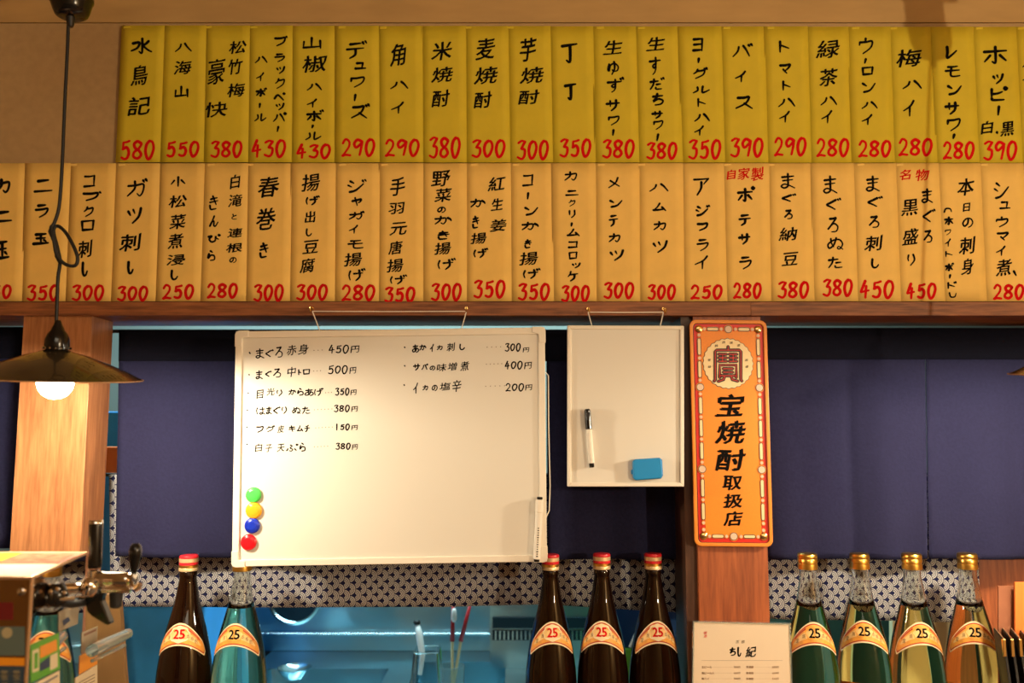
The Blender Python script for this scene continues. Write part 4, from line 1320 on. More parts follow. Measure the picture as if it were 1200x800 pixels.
def bottle(kind):
    root = empty('shochu_bottle', (0, 0, 0))
    dark = kind == 'brown'
    if dark:
        MB().lathe(PB[::-1], (0, 0, 0), 48).build('glass', 'brown_glass', root, smooth='all')
        m = MB().lathe([(0.0155, .3690), (.0160, .3695), (.0160, .3740), (.0157, .3745)], (0, 0, 0), 40)
        m.build('cap_skirt', 'cap_cream', root, smooth=True)
        for nm, z0, z1, mm, r in (('cap_band', .3745, .3790, 'gold', .0160), ('cap_band', .3790, .3835, 'cap_red', .0159), ('cap_band', .3835, .3900, 'cap_cream', .0160)):
            MB().lathe([(r - .0006, z0), (r, z0 + .0006), (r, z1 - .0006), (r - .0006, z1)], (0, 0, 0), 40).build(nm, mm, root, smooth=True)
        MB().lathe([(.0156, .3900), (.0160, .3906), (.0160, .3925), (.0150, .3945), (.0135, CAPTOP), (0, CAPTOP)], (0, 0, 0), 40, cap=False).build('cap_top', 'cap_red', root, smooth=True)
    else:
        LV = CAPTOP - 57.5 * PX
        neck_o = [(.0142, .3745), (.0150, .3740), (.0150, .3690), (.0138, .3670), (.0140, .3655)] + [q for q in PB[4:] if q[1] > LV] + [(r_at(LV), LV)]
        neck_i = [(r_at(LV) - .0022, LV)] + [(r - .0022, h) for r, h in PB[4:] if h > LV][::-1] + [(.0118, .3655), (.0118, .3745), (.0142, .3745)]
        MB().lathe((neck_o + neck_i)[::-1], (0, 0, 0), 48, cap=False).build('glass', 'clear_glass', root, smooth='all')
        liq = [(0, LV - .0002), (r_at(LV), LV - .0002)] + [q for q in PB if q[1] < LV - .0005] + [(0, 0)]
        MB().lathe(liq[::-1], (0, 0, 0), 56, cap=False).build('spirit', 'spirit', root, smooth=True)
        # pressed dimples on the neck
        dm_ = MB()
        for jj in range(6):
            for ii in range(12):
                a, h = 2 * pi * (ii + .5 * (jj % 2)) / 12, LV + .006 + jj * .0065
                rr = r_at(h) - .0002
                dm_.lathe([(.0011, -.0002), (.0008, .0003), (0, .0005)], (rr * cos(a), rr * sin(a), h), 7, Vector((0, 0, 1)).rotation_difference(Vector((cos(a), sin(a), 0))).to_matrix())
        dm_.build('dimples', 'clear_glass', root, kind='stuff')
        prof = [(.0158, .3690), (.0166, .3694), (.0168, .3745), (.0166, .3775), (.0158, .3783), (.0158, .3800), (.0167, .3806), (.0167, .3860), (.0163, .3866), (.0167, .3872),
                (.0167, .3910), (.0160, .3940), (.0148, CAPTOP), (0, CAPTOP)]
        MB().lathe(prof, (0, 0, 0), 40, cap=False).build('cap', 'gold', root, smooth=True)
    lab = arc_band(1.22, ltop, lbot, .0004).build('shoulder_label', 'lab_cream', root, smooth='all')
    e = 1.6 * PX
    arc_band(1.19, lambda t: ltop(t) - e, lambda t: lbot(t) + e, .0006).build('label_outline', 'lab_red', lab, smooth='all')
    arc_band(1.17, lambda t: ltop(t) - 1.8 * e, lambda t: lbot(t) + 1.8 * e, .0008).build('label_field', 'lab_orange', lab, smooth='all')
    arc_band(1.0, lambda t: ltop(t) - 7.4 * PX, lambda t: lbot(t) + 7.4 * PX, .0010).build('label_ribbon', 'lab_pale', lab, smooth='all')
    # red dashes at the label's upper edge
    for s0, s1 in ((.42, .95), (-.95, -.42)):
        mb = MB()
        for i in range(13):
            th = s0 + (s1 - s0) * i / 12
            mb.v += [surf_b(th, ltop(th) - 3.4 * PX, .0010), surf_b(th, ltop(th) - 5.4 * PX, .0010)]
        mb.f = [(2 * i, 2 * i + 2, 2 * i + 3, 2 * i + 1) for i in range(12)]
        mb.build('label_stripe', 'lab_red', lab)
    # rosette and proof number
    zc = (ltop(0) + lbot(0)) / 2
    mb = MB()
    cpt = [surf_b(0, zc, .0012)]
    for i in range(40):
        a = 2 * pi * i / 40
        k = (10.2 if dark else 8.8) * PX * (1 + .05 * cos(8 * a))
        cpt.append(surf_b(k * cos(a) / .03, zc + k * .86 * sin(a), .0012))
    mb.add(cpt, [(0, i + 1, (i + 1) % 40 + 1) for i in range(40)])
    mb.build('rosette', 'lab_cream' if dark else 'lab_orange', lab)
    mb = MB()
    for ch, x in (('2', -5.9), ('5', .4)):
        vs, fs = font_glyph(ch)
        wv = fitted(vs, 0, 0)
        for q, (ddx, ddy) in enumerate(((-.35, 0), (.35, 0), (0, .3), (0, -.3))):
            mb.add([surf_b((x + 5.5 * a + ddx) * PX / r_at(zc), zc + (5.0 - 9.4 * b + ddy) * PX, .0014 + .00005 * q) for a, b in wv], fs)
    mb.build('proof_number', 'red_ink' if dark else 'ink', lab, kind='stuff')
    mb = MB()
    for ch, th in (('宝', -.80), ('焼', -.50), ('本', .42), ('格', .60), ('酎', .78)):
        vs, fs = font_glyph(ch)
        wv = fitted(vs, 0, 0)
        cz = (ltop(th) + lbot(th)) / 2
        mb.add([surf_b(th + (a - .5) * .14, cz + (.5 - b) * 4.6 * PX, .0012) for a, b in wv], fs)
    mb.build('small_lettering', 'lab_brown', lab, kind='stuff')
    # body label, its top just inside the frame
    zb = CAPTOP - (162 if dark else 139) * PX
    bd = arc_band(1.25, lambda t: zb - 4 * PX * (t / 1.25) ** 2, lambda t: .05, .0004, tipround=False).build('body_label', 'gold', root, smooth='all')
    arc_band(1.22, lambda t: zb - 2.5 * PX - 4 * PX * (t / 1.25) ** 2, lambda t: .053, .0007, tipround=False).build('body_label_field', 'lab_red', bd, smooth='all')
    arc_band(1.19, lambda t: zb - 5.5 * PX - 4 * PX * (t / 1.25) ** 2, lambda t: .056, .0010, tipround=False).build('body_label_panel', 'lab_orange', bd, smooth='all')
    return root


YBO = 1.55
brown0, clear0 = bottle('brown'), bottle('clear')
browns = [(221.5, 650, (1.51, 1.77), 'brown shochu bottle standing alone at the left beside the beer taps'),
          (645, 649, (1.60, 1.78), 'brown shochu bottle with its cap half hidden by the large whiteboard corner, left of three'),
          (705, 648, (1.60, 1.78), 'brown shochu bottle in the middle of the three under the small whiteboard'),
          (765, 648, (1.60, 1.78), 'brown shochu bottle nearest the wooden pillar and menu card')]
clears = [(284.5, 650, (1.51, 1.765), 'clear shochu bottle whose neck disappears behind the large whiteboard, right of a brown bottle'),
          (946, 648, (1.515, 1.765), 'clear shochu bottle with gold cap right beside the white menu card'),
          (1007, 648, (1.545, 1.79), 'clear gold-capped shochu bottle, second from the menu card'),
          (1068, 648, (1.515, 1.765), 'clear gold-capped shochu bottle, third from the menu card'),
          (1133, 648, (1.53, 1.775), 'clear gold-capped shochu bottle beside the stack of black menu holders')]
for base, lst, grp in ((brown0, browns, 'brown shochu bottles'), (clear0, clears, 'clear shochu bottles')):
    for i, (x, y, yb, lab) in enumerate(lst):
        o = base if i == 0 else copy_tree(base)
        p = P(x, y, yb[1])
        k = yb[1] / yb[0]
        tag(o, lab, 'bottle', grp)
        o.location = (p.x, p.y, ZC)
        o.scale = (k, k, (p.z - ZC) / CAPTOP)
        o.rotation_euler = (0, 0, radians((-9, 4, -5, 7, -2)[i] * 1.0) + math.atan2(-p.x, p.y) * 0.55)
        ORG[o.name] = Vector(o.location)
# the clear bottle at the left stands a little lower and nearer the hatch
# ================================================================== menu card
mc = empty('menu_card', P(868, 800, 1.65))
tag(mc, 'cream printed menu card with black brush title standing before the wooden pillar', 'menu')
YM = 1.65
MB().prism([P(*q, YM) for q in ((813, 728.5), (925.5, 731), (932, 960), (809, 960))][::-1], (0, 0.001, 0)).build('paper', 'card', mc)
MB().prism([P(*q, YM - .0014) for q in ((812, 727.6), (926.5, 730), (930, 905), (810, 905))][::-1], (0, -0.0001, 0))
ring_o = [P(*q, YM - .001) for q in ((812, 727.3), (926.8, 730), (933.4, 960), (808, 960))]
ring_i = [P(*q, YM - .001) for q in ((814, 729.3), (924.8, 732), (931.4, 958), (810, 958))]
ring(ring_o, ring_i, 0.003).build('holder_edge', 'acrylic', mc)
MB().box((mc.location.x - .06, YM - .02, ZC), (mc.location.x + .06, YM + .02, ZC + .006)).build('holder_foot', 'acrylic', mc)
MB().box((mc.location.x - .06, YM + .0015, ZC), (mc.location.x + .06, YM + .0035, P(868, 940, YM).z + .01)).build('holder_back', 'acrylic', mc)
onm = lambda x, y: P(x, y, YM)
t = MB()
for r, y in (((1.6, 0), 740.0), ((1.6, 0), 744.2)):
    pass
write(t, parse('御 122 498 143 515;酒 122 517 143 534', 800, 640, 5), onm, w=.7, lift=.0002, bold=.4)
t.build('red_stamp', 'seal_red', mc, kind='stuff')
t = MB()
write(t, parse('ち 274 590 312 642;し 320 588 345 645;紀 366 585 430 650', 800, 640, 5), onm, w=1.7, lift=.0002)
write(t, parse('三 310 550 330 566;日 346 550 362 567', 800, 640, 5), onm, w=.6, lift=.0002, bold=.3)
t.build('title', 'ink', mc, kind='stuff')
t = MB()
for y, l, r in ((700, '生ビール', '芋焼酎'), (735, '瓶ビール大', '麦焼酎'), (768, '酎ハイ', '米焼酎'), (801, '梅酒', '日本酒'), (834, '冷酒', '熱燗')):
    for s, x, xp in ((l, 112, 300), (r, 372, 525)):
        its = []
        for i, ch in enumerate(s):
            its.append((ch, x + i * 15 if ch != 'ー' else x + i * 15, y, x + i * 15 + 13, y + 13))
        its = [('一' if q[0] == 'ー' else q[0], *((800 + q[1] / 5, 640 + (q[2] + (5 if q[0] == 'ー' else 0)) / 5, 800 + q[3] / 5, 640 + (q[4] - (5 if q[0] == 'ー' else 0)) / 5))) for q in its]
        write(t, its, onm, w=.5, lift=.0002, bold=.5, handwritten=False, slant=0)
        pr = [(c, 800 + (xp + i * 10) / 5, 640 + (y + 1) / 5, 800 + (xp + i * 10 + 7) / 5, 640 + (y + 12) / 5) for i, c in enumerate('500円' if y != 735 else '600円')]
        write(t, pr, onm, w=.35, lift=.0002, bold=.1, handwritten=False, slant=0)
        x0 = x + len(s) * 15 + 8
        while x0 < xp - 6:
            p = onm(800 + x0 / 5, 640 + (y + 7) / 5)
            t.box(p + Vector((-.0003, -.0003, -.0003)), p + Vector((.0003, 0, .0003)))
            x0 += 11
t.build('menu_lines', 'lab_brown', mc, kind='stuff')
a, b = onm(813 + 9, 640 + 668 / 5), onm(917, 640 + 672 / 5)
MB().box(a + Vector((0, -.0002, -.0002)), Vector((b.x, b.y, a.z + .0002))).build('ruled_line', 'faint_marker', mc)

# ================================================================== menu holders and cards at the right edge
for i in range(7):
    x0 = 1168 + i * 9.6
    Yf, Yb = 1.585, 1.685
    f0, b0 = P(x0 + 7, 749, Yf), P(x0 - 4, 736, Yb)
    o = empty('menu_holder', (f0.x, Yf, ZC))
    tag(o, f'black menu holder with copper corner, {("nearest the bottles", "second", "third", "fourth", "fifth", "sixth", "seventh")[i]}' + ('' if i == 0 else ' from the bottles') + ' in the row', 'menu holder', 'black menu holders in a row')
    th = .0045
    pts = [f0, b0, Vector((b0.x + .02, Yb, ZC)), Vector((f0.x + .03, Yf, ZC))]
    MB().prism(pts, (th, 0, 0)).build('cover', 'black_matte', o, bevel=.0005)
    MB().tube([f0 + Vector((.0022, .0, .0012)), b0 + Vector((.0022, 0, .0012))], .0009, 6).build('edge_binding', 'copper', o)
    MB().box(f0 + Vector((-.0006, -.0012, -.030)), f0 + Vector((th + .0006, .004, .0008))).build('corner_fitting', 'brass', o, bevel=.0008)
c = quadbox('brown_card', 'brown_card', [(1170, 686.5), (1193, 686.5), (1193, 955), (1171, 955)], 1.68, .003)
c.name = 'folder'
tag(c, 'brown card folder standing between the wood panel and the orange folder', 'folder')
c = quadbox('folder', 'orange_card', [(1189.5, 682), (1224, 682), (1226, 955), (1191, 955)], 1.665, .004)
tag(c, 'bright orange card folder at the right edge behind the black menu holders', 'folder')

# ================================================================== beer server at the left
y1, y2 = 1.10, 1.10 * 170.4 / 141.5
f_r, b_r = P(38, 675.2, y1), P(103.5, 647, y2)
f_l, b_l = P(-250, 675.2, y1), P(-215, 647, y2)
sv = empty('beer_server', ((f_r.x + f_l.x) / 2, (y1 + y2) / 2, ZC))
tag(sv, 'stainless steel beer server with stickers on its mirror side, at the left edge', 'beer server')
zt = f_r.z
TH = .012
dn = Vector((0, 0, ZC - zt + TH))
top = [Vector((p.x, p.y, zt)) for p in (f_l, f_r, b_r, b_l)]
ins = [Vector((top[0].x, top[0].y + .002, zt - .004)), Vector((top[1].x - .002, top[1].y + .002, zt - .004)), Vector((top[2].x - .002, top[2].y - .002, zt - .004)), Vector((top[3].x, top[3].y - .002, zt - .004))]
MB().prism(top, (0, 0, -.004)).build('top_plate', 'copper', sv, bevel=.0008)
# side walls: front and right are separate sheets
fr = [ins[0], ins[1], ins[1] + Vector((0, 0, ZC - zt + .004)), ins[0] + Vector((0, 0, ZC - zt + .004))]
MB().prism(fr, (0, .002, 0)).build('front_panel', 'server_front', sv)
n_s = (ins[2] - ins[1]).cross(Vector((0, 0, 1))).normalized()
sd = [ins[1], ins[2], ins[2] + Vector((0, 0, ZC - zt + .004)), ins[1] + Vector((0, 0, ZC - zt + .004))]
MB().prism(sd, n_s * -.002).build('side_panel', 'server_side', sv)
MB().tube([ins[1] + Vector((.0005, 0, 0)), ins[1] + Vector((.0005, 0, ZC - zt + .006))], .0022, 8).build('corner_edge', 'copper', sv)
pn = P(24.5, 693, y1)
sc = MB().lathe([(.0058, 0), (.0056, .0014), (.004, .003), (0, .0034)], Vector((pn.x, y1 + .002, pn.z)), 20, flat).build('screw', 'chrome', sv, smooth=True)


def on_top(px, py, dz=.0003):
    p = PP(px, py, Vector((0, 0, zt)), Vector((0, 0, 1)))
    return p + Vector((0, 0, dz))


def patch(name, m, pxs, parent, dz=.0004):
    MB().prism([on_top(*q, dz) for q in pxs], (0, 0, .0002)).build(name, m, parent)


plain('poster_pink', (0.36, 0.13, 0.08), 0.85, spec=.1, noise=.2, nscale=40)
plain('poster_mix', (0.26, 0.09, 0.045), 0.85, spec=.1, noise=.6, nscale=55)
plain('poster_yellow', (0.5, 0.28, 0.02), 0.85, spec=.1)
plain('poster_white', (0.72, 0.58, 0.42), 0.85, spec=.1)
tp = empty('poster', on_top(20, 660))
tag(tp, 'pink and brown printed poster lying on the beer server top', 'poster')
patch('sheet', 'poster_pink', [(-240, 661), (-180, 647.6), (101, 647.6), (68, 661)], tp)
patch('picture', 'poster_mix', [(-60, 659.5), (-30, 649.5), (88, 649.5), (68, 659.5)], tp, .0007)
patch('yellow_band', 'poster_yellow', [(-140, 660), (-100, 648.5), (26, 648.5), (2, 658)], tp, .0010)
dd = MB()
for i in range(7):
    c = on_top(72 + i * 4.2, 659 - i * 1.6, .0010)
    dd.box(c + Vector((-.001, -.003, 0)), c + Vector((.001, .003, .0002)))
dd.build('dash_row', 'lab_red', tp, kind='stuff')
tw = empty('paper_sheet', on_top(20, 668))
tag(tw, 'blank cream paper sheet on the front of the beer server top', 'paper')
patch('sheet', 'poster_white', [(-245, 674.4), (-225, 661.3), (66, 661.3), (35, 674.4)], tw, .0004)


def on_side(px, py, off=.0004):
    p = PP(px, py, ins[1], n_s)
    return p + n_s * off


if n_s.x < 0:
    n_s = -n_s


def sticker(name, m, pxs, parent=None, off=.0004):
    return MB().prism([on_side(*q, off) for q in pxs], n_s * .0003).build(name, m, parent or sv)


plain('st_green', (0.13, 0.42, 0.03), 0.4)
plain('st_orange', (0.90, 0.33, 0.02), 0.4)
plain('st_navy', (0.03, 0.05, 0.12), 0.4)
plain('st_cream', (0.80, 0.66, 0.42), 0.5)
plain('st_taupe', (0.40, 0.33, 0.22), 0.5)
z = lambda x, y: (x / 7.06, 700 + y / 7.06)
g = sticker('sticker', 'st_green', [z(250, 392), z(482, 290), z(494, 590), z(250, 705)])
g['label'] = 'green sticker with an orange panel'
sticker('orange_panel', 'st_orange', [z(325, 405), z(462, 345), z(468, 435), z(325, 505)], g, .0008)
sticker('blue_panel', 'st_navy', [z(325, 545), z(405, 485), z(405, 570), z(325, 612)], g, .0008)
sticker('cream_panel', 'st_cream', [z(262, 440), z(315, 418), z(315, 600), z(262, 622)], g, .0008)
sticker('green_inset', 'st_green', [z(275, 462), z(304, 450), z(304, 580), z(275, 594)], g, .0012)
sticker('cream_panel', 'st_cream', [z(410, 480), z(470, 452), z(470, 572), z(410, 604)], g, .0008)
s = sticker('sticker', 'st_taupe', [z(484, 120), z(600, 55), z(650, 60), z(640, 215), z(484, 282)])
s['label'] = 'grey-brown sticker with dark marks'
sticker('dark_mark', 'st_navy', [z(510, 190), z(560, 160), z(575, 190), z(520, 235)], s, .0008)
s = sticker('sticker', 'st_taupe', [z(672, 290), z(806, 235), z(800, 400), z(668, 465)])
sticker('sticker_line', 'lab_brown', [z(690, 300), z(790, 258), z(790, 275), z(690, 320)], s, .0008)
s = sticker('sticker', 'st_orange', [z(655, 485), z(802, 410), z(802, 548), z(652, 635)])
s['label'] = 'orange sticker'
s = sticker('sticker', 'st_cream', [z(620, 665), z(802, 555), z(802, 800), z(615, 800)])
for i in range(3):
    sticker('sticker_line', 'lab_brown', [z(650, 700 + 26 * i), z(780, 630 + 26 * i), z(780, 636 + 26 * i), z(650, 706 + 26 * i)], s, .0008)
s = sticker('sticker', 'st_cream', [z(290, 706), z(490, 600), z(492, 800), z(290, 800)])
sticker('sticker_line', 'st_navy', [z(330, 720), z(470, 640), z(470, 652), z(330, 732)], s, .0008)

# room posters mirrored in the front panel, their reflection painted on as flat patches
fz = lambda x, y, Y=y1 + .0016: P(x / 7.06, 700 + y / 7.06, Y)


def front_patch(name, m, pts, parent, dy=0):
    return MB().prism([fz(*q, y1 + .0016 - dy) for q in pts][::-1], (0, .0003, 0)).build(name, m, parent)


fs_ = empty('poster_reflection', fz(60, 700))
tag(fs_, 'painted reflection of posters with orange band and pale characters on the beer server front', 'reflection')
plain('refl_blue', (0.045, 0.07, 0.10), 0.35)
plain('refl_teal', (0.12, 0.16, 0.14), 0.35)
plain('refl_red', (0.16, 0.015, 0.015), 0.35)
plain('refl_pale', (0.45, 0.38, 0.22), 0.4)
front_patch('upper_panel', 'refl_teal', [(-800, 240), (205, 240), (205, 480), (-800, 480)], fs_)
front_patch('red_panel', 'refl_red', [(-800, 40), (108, 40), (108, 185), (-800, 185)], fs_)
front_patch('orange_band', 'st_orange', [(-800, 480), (205, 500), (205, 565), (-800, 550)], fs_)
front_patch('lower_panel', 'refl_blue', [(-800, 552), (205, 567), (205, 900), (-800, 900)], fs_)
dm = MB()
dm.lathe([(.0068, 0), (.0068, .0003)], fz(58, 290, y1 + .0013), 24, flat)
dm.build('pale_disc', 'refl_pale', fs_)
dm = MB()
for x, y in ((5, 600), (105, 600), (5, 700), (105, 700)):
    v, f, l = glyph_px('茶', x / 7.06, 700 + y / 7.06, (x + 62) / 7.06, 700 + (y + 88) / 7.06, 1.2, slant=0)
    dm.add([P(a, b, y1 + .0012) for a, b in v], f)
dm.build('lettering', 'refl_pale', fs_, kind='stuff')

# tap and its mirror image: one thing each, the tap carried by a chrome shank from the side panel
YT = 1.235
X = Matrix.Rotation(pi / 2, 3, 'Y')        # lathe axis along +x


def T(px, py, Y=YT):
    return P(px, py, Y)


mpp = YT / 1000
tap = empty('beer_tap_or_reflection', T(100, 690))
tag(tap, 'chrome beer tap with tall black cylinder handle on the beer server side', 'tap', 'beer taps')
MB().tube([T(78, 689), T(95, 689)], .0075, 16).build('shank', 'chrome', tap, smooth=True)
MB().lathe([(.0, -.010), (.010, -.009), (.014, -.003), (.0145, .006), (.0125, .012), (.009, .017), (.0, .018)], T(107, 690), 28).build('valve_body', 'chrome', tap, smooth=True)
MB().lathe([(.0055, 0), (.0075, .002), (.0075, .010), (.0055, .012)], T(109, 677), 20).build('handle_collar', 'chrome', tap, smooth=True)
hp = [(.0078, 0), (.0088, .001), (.0092, .004), (.0096, .060), (.0092, .0645), (.0080, .066), (0, .066)]
MB().lathe(hp, T(111, 665.5), 28, Matrix.Rotation(radians(-1), 3, 'Y')).build('handle', 'black', tap, smooth=True)
MB().lathe([(.0097, .0625), (.0094, .0655), (.0080, .0672), (0, .0674)], T(111, 665.5), 28, Matrix.Rotation(radians(-1), 3, 'Y')).build('handle_cap', 'chrome', tap, smooth=True)
MB().lathe([(.0, 0), (.0125, .001), (.0128, .006), (.0115, .010), (.0118, .018), (.0110, .040), (.0098, .044), (.0108, .046), (.0100, .052), (0, .053)], T(115, 679), 28, X).build('barrel', 'chrome', tap, smooth=True)
MB().lathe([(.0, 0), (.0052, .001), (.0050, .040), (0, .041)], T(120, 690.5, YT - .004), 20, X).build('lower_pipe', 'chrome', tap, smooth=True)
MB().lathe([(.0055, 0), (.0078, .002), (.0084, .012), (.0095, .021), (.0088, .022)], T(135.5, 712), 24).build('spout', 'black_matte', tap, smooth=True)
MB().prism([T(*q, YT - .008) for q in ((98, 696), (122, 692), (118, 704), (129, 731), (125, 733), (107, 722), (101, 716))][::-1], (0, .016, 0)).build('black_lever', 'black', tap, bevel=.003)
MB().tube([T(158, 690), T(163, 687), T(165, 682)], [.0045, .005, .0035], 12).build('side_nut', 'chrome', tap, smooth=True)
k = MB()
kp = [(.0030, 0), (.0042, .004), (.0062, .014), (.0082, .026), (.0088, .034), (.0075, .040), (.0042, .0435), (0, .044)]
k.lathe(kp, T(156.5, 673), 24, Matrix.Rotation(radians(2), 3, 'Y'))
k.build('foam_knob', 'black', tap, smooth=True)
MB().tube([T(156, 681), T(156.5, 673)], .0028, 10).build('knob_stem', 'chrome', tap)
# the tap's reflection in the side panel, built as solid parts, with chrome rod
tap_mirror = empty('beer_tap_or_reflection', T(62, 700, 1.17))
tag(tap_mirror, 'modelled mirror reflection of the tap, black with chrome rods, on the beer server side', 'tap', 'beer taps')
Y2 = 1.17
MB().lathe([(.0, 0), (.013, .001), (.0145, .005), (.0145, .012), (.011, .016), (.013, .020), (.013, .027), (.008, .031), (0, .032)], T(47, 700, Y2), 24, X).build('coupling', 'black', tap_mirror, smooth=True)
MB().lathe([(.0, -.012), (.012, -.010), (.014, 0), (.011, .010), (.007, .016), (0, .017)], T(67, 697, Y2), 24).build('valve_head', 'black', tap_mirror, smooth=True)
MB().tube([T(70, 702, Y2 - .008), T(86, 701, Y2), T(106, 699, YT)], .0026, 10).build('chrome_rod', 'chrome', tap_mirror)
MB().tube([T(72, 706, Y2), T(84, 708, Y2 + .02), T(100, 706, YT)], .005, 10).build('hose_stub', 'black_matte', tap_mirror, smooth=True)
for x, y in ((52, 690), (60, 692.5), (68, 690), (76, 694)):
    MB().lathe([(.0026, 0), (.0026, .002), (.0016, .003)], T(x, y, Y2 - .012), 10, flat).build('bolt', 'chrome', tap_mirror)

# boards and rail behind the server
bd = MB().prism([P(*q, 1.50) for q in ((100, 688), (140, 700), (151, 850), (100, 850))][::-1], (0, .012, 0)).build('backing_board', 'tan', bevel=.001)
tag(bd, 'tan board standing behind the mirror side of the beer server', 'board')
rl = empty('acrylic_rail', P(118, 768, 1.24))
tag(rl, 'clear acrylic rail slanting out from the beer server side before the tan board', 'rail')
a0, a1 = P(108, 762, 1.27), P(150, 742, 1.40)
b0, b1 = P(108, 774, 1.27), P(146, 756, 1.40)
MB().tube([a0, a1], [.0095, .0078], 16).build('tube', 'acrylic', rl, smooth=True)
MB().tube([a0 + Vector((0, -.004, -.006)), a1 + Vector((0, -.003, -.005))], .0018, 8).build('bright_edge', 'steel_smooth', rl)
MB().tube([b0, b1], .0028, 8).build('lower_edge', 'acrylic', rl, smooth=True)

# ================================================================== the kitchen beyond the hatch
YK = 2.9
kz = lambda py, Y: P(600, py, Y).z
kx = lambda px, Y: P(px, 740, Y).x
ks = empty('steel_splashback', (0, 2.96, kz(765, YK)))
tag(ks, 'stainless steel splashback with a ledge along the kitchen wall', 'splashback')
MB().box((-1.5, 2.93, kz(765, YK)), (1.5, 2.95, kz(745, YK))).build('lower_sheet', 'steel', ks)
MB().box((-1.5, 2.95, kz(746, YK)), (1.5, 2.97, kz(640, YK))).build('upper_sheet', 'steel', ks)
MB().box((-1.5, 2.91, kz(745.5, YK)), (1.5, 2.95, kz(742.5, YK))).build('ledge', 'steel_smooth', ks, bevel=.002)
# counter with two sinks
zk = kz(766, YK)
wk = empty('kitchen_worktop', (0, 2.6, zk - .03))
tag(wk, 'stainless steel kitchen worktop with sunken basins seen through the hatch', 'worktop')


def holed(name, x0, x1, yy0, yy1, holes, z, parent):
    mb = MB()
    xs = sorted({x0, x1, *[h[0] for h in holes], *[h[1] for h in holes]})
    ys = sorted({yy0, yy1, *[h[2] for h in holes], *[h[3] for h in holes]})
    for i in range(len(xs) - 1):
        for j in range(len(ys) - 1):
            cx, cy = (xs[i] + xs[i + 1]) / 2, (ys[j] + ys[j + 1]) / 2
            if any(h[0] < cx < h[1] and h[2] < cy < h[3] for h in holes):
                continue
            mb.add([(xs[i], ys[j], z), (xs[i + 1], ys[j], z), (xs[i + 1], ys[j + 1], z), (xs[i], ys[j + 1], z)], [(0, 1, 2, 3)])
    return mb.build(name, 'steel', parent, solid=.003)


holes = [(-.75, -.38, 2.30, 2.72), (-.30, -.02, 2.50, 2.80)]
holed('top_sheet', -.80, .655, 2.15, 2.93, holes, zk, wk)
for h in holes:
    mb = MB()
    a = [Vector((h[0], h[2], zk)), Vector((h[1], h[2], zk)), Vector((h[1], h[3], zk)), Vector((h[0], h[3], zk))]
    c = [Vector((p.x * .94 + (h[0] + h[1]) / 2 * .06, p.y * .94 + (h[2] + h[3]) / 2 * .06, zk - .18)) for p in a]
    mb.add(a + c, [(0, 1, 5, 4), (1, 2, 6, 5), (2, 3, 7, 6), (3, 0, 4, 7), (4, 5, 6, 7)])
    mb.build('basin', 'steel', wk, bevel=.02)
MB().box((-.80, 2.14, FZ), (.655, 2.2, zk - .02)).build('front_sheet', 'steel_smooth', wk)
# round duct
dc = empty('round_duct', P(346, 700, 2.93))
tag(dc, 'dark round duct opening in the kitchen splashback behind the clear bottle', 'duct')
cpos = P(346, 699, 2.93)
MB().lathe([(.090, 0), (.090, .012), (.082, .016), (.078, .012), (.078, 0)], cpos, 40, flat, cap=False).build('flange', 'steel_smooth', dc, smooth=True)
MB().lathe([(.080, -.001), (.080, .006)], cpos, 40, flat).build('opening', 'steel_dark', dc)
# vent grille
vg = empty('vent_grille', P(600, 752, 2.70))
tag(vg, 'dark vent grille on the kitchen cabinet left of the brown bottles', 'vent')
MB().box((P(574, 740, 2.72).x, 2.72, zk + .002), (P(700, 740, 2.72).x, 2.905, P(600, 650, 2.72).z)).build('cabinet', 'steel', vg)
MB().box(P(577, 736, 2.712), P(692, 723.5, 2.712) + Vector((0, .008, 0))).build('dark_opening', 'steel_dark', vg)
MB().box(P(577, 750, 2.714), P(692, 738.5, 2.714) + Vector((0, .006, 0))).build('grille_back', 'steel_dark', vg)
for i in range(22):
    x = 580 + i * 5
    MB().box(P(x, 749.5, 2.709), P(x + 1.8, 739, 2.709) + Vector((0, .004, 0))).build('slat', 'steel_smooth', vg)
# ladle with white handle
ld = empty('ladle', P(495, 792, 2.4))
tag(ld, 'pale steel ladle leaning up from the wire-framed caddy in the kitchen', 'ladle')
MB().tube([P(489, 731, 2.42), P(491, 742, 2.41), P(495, 768, 2.4), P(492, 790, 2.4)], [.006, .010, .008, .006], 10).build('handle', 'enamel_in', ld, smooth='all')
MB().lathe([(.0, 0), (.008, .001), (.010, .006), (.008, .012), (0, .013)], P(488.5, 732, 2.42), 14).build('handle_end', 'black_matte', ld, smooth='all')
cd = empty('wire_caddy', Vector((P(497, 800, 2.42).x, 2.42, zk)))
tag(cd, 'square steel wire caddy on the kitchen worktop left of the red-handled tools', 'caddy')
cz, ct = zk, P(500, 763, 2.4).z
xa, xb_, ya_, yb2 = P(487, 763, 2.4).x, P(513, 763, 2.4).x, 2.38, 2.46
for yy in (ya_, yb2):
    MB().tube([(xa - .012, yy, cz), (xa, yy, ct), (xb_, yy, ct), (xb_ + .008, yy, cz)], .0042, 8).build('wire_loop', 'steel_smooth', cd)
MB().tube([(xa, ya_, ct), (xa, yb2, ct)], .004, 8).build('top_wire', 'steel_smooth', cd)
MB().tube([(xb_, ya_, ct), (xb_, yb2, ct)], .004, 8).build('top_wire', 'steel_smooth', cd)
MB().box((xa - .01, ya_, cz), (xb_ + .01, yb2, cz + .03)).build('tray', 'steel_smooth', cd, bevel=.002)
bw = MB().lathe([(.0, 0), (.03, .001), (.045, .02), (.05, .03), (.047, .03), (.04, .02), (0, .006)], Vector((P(345, 790, 2.62).x, 2.62, zk + .002)), 28, cap=False)
tag(bw.build('steel_bowl', 'steel_smooth', smooth=True), 'small shiny steel bowl on the kitchen worktop below the round duct', 'bowl')
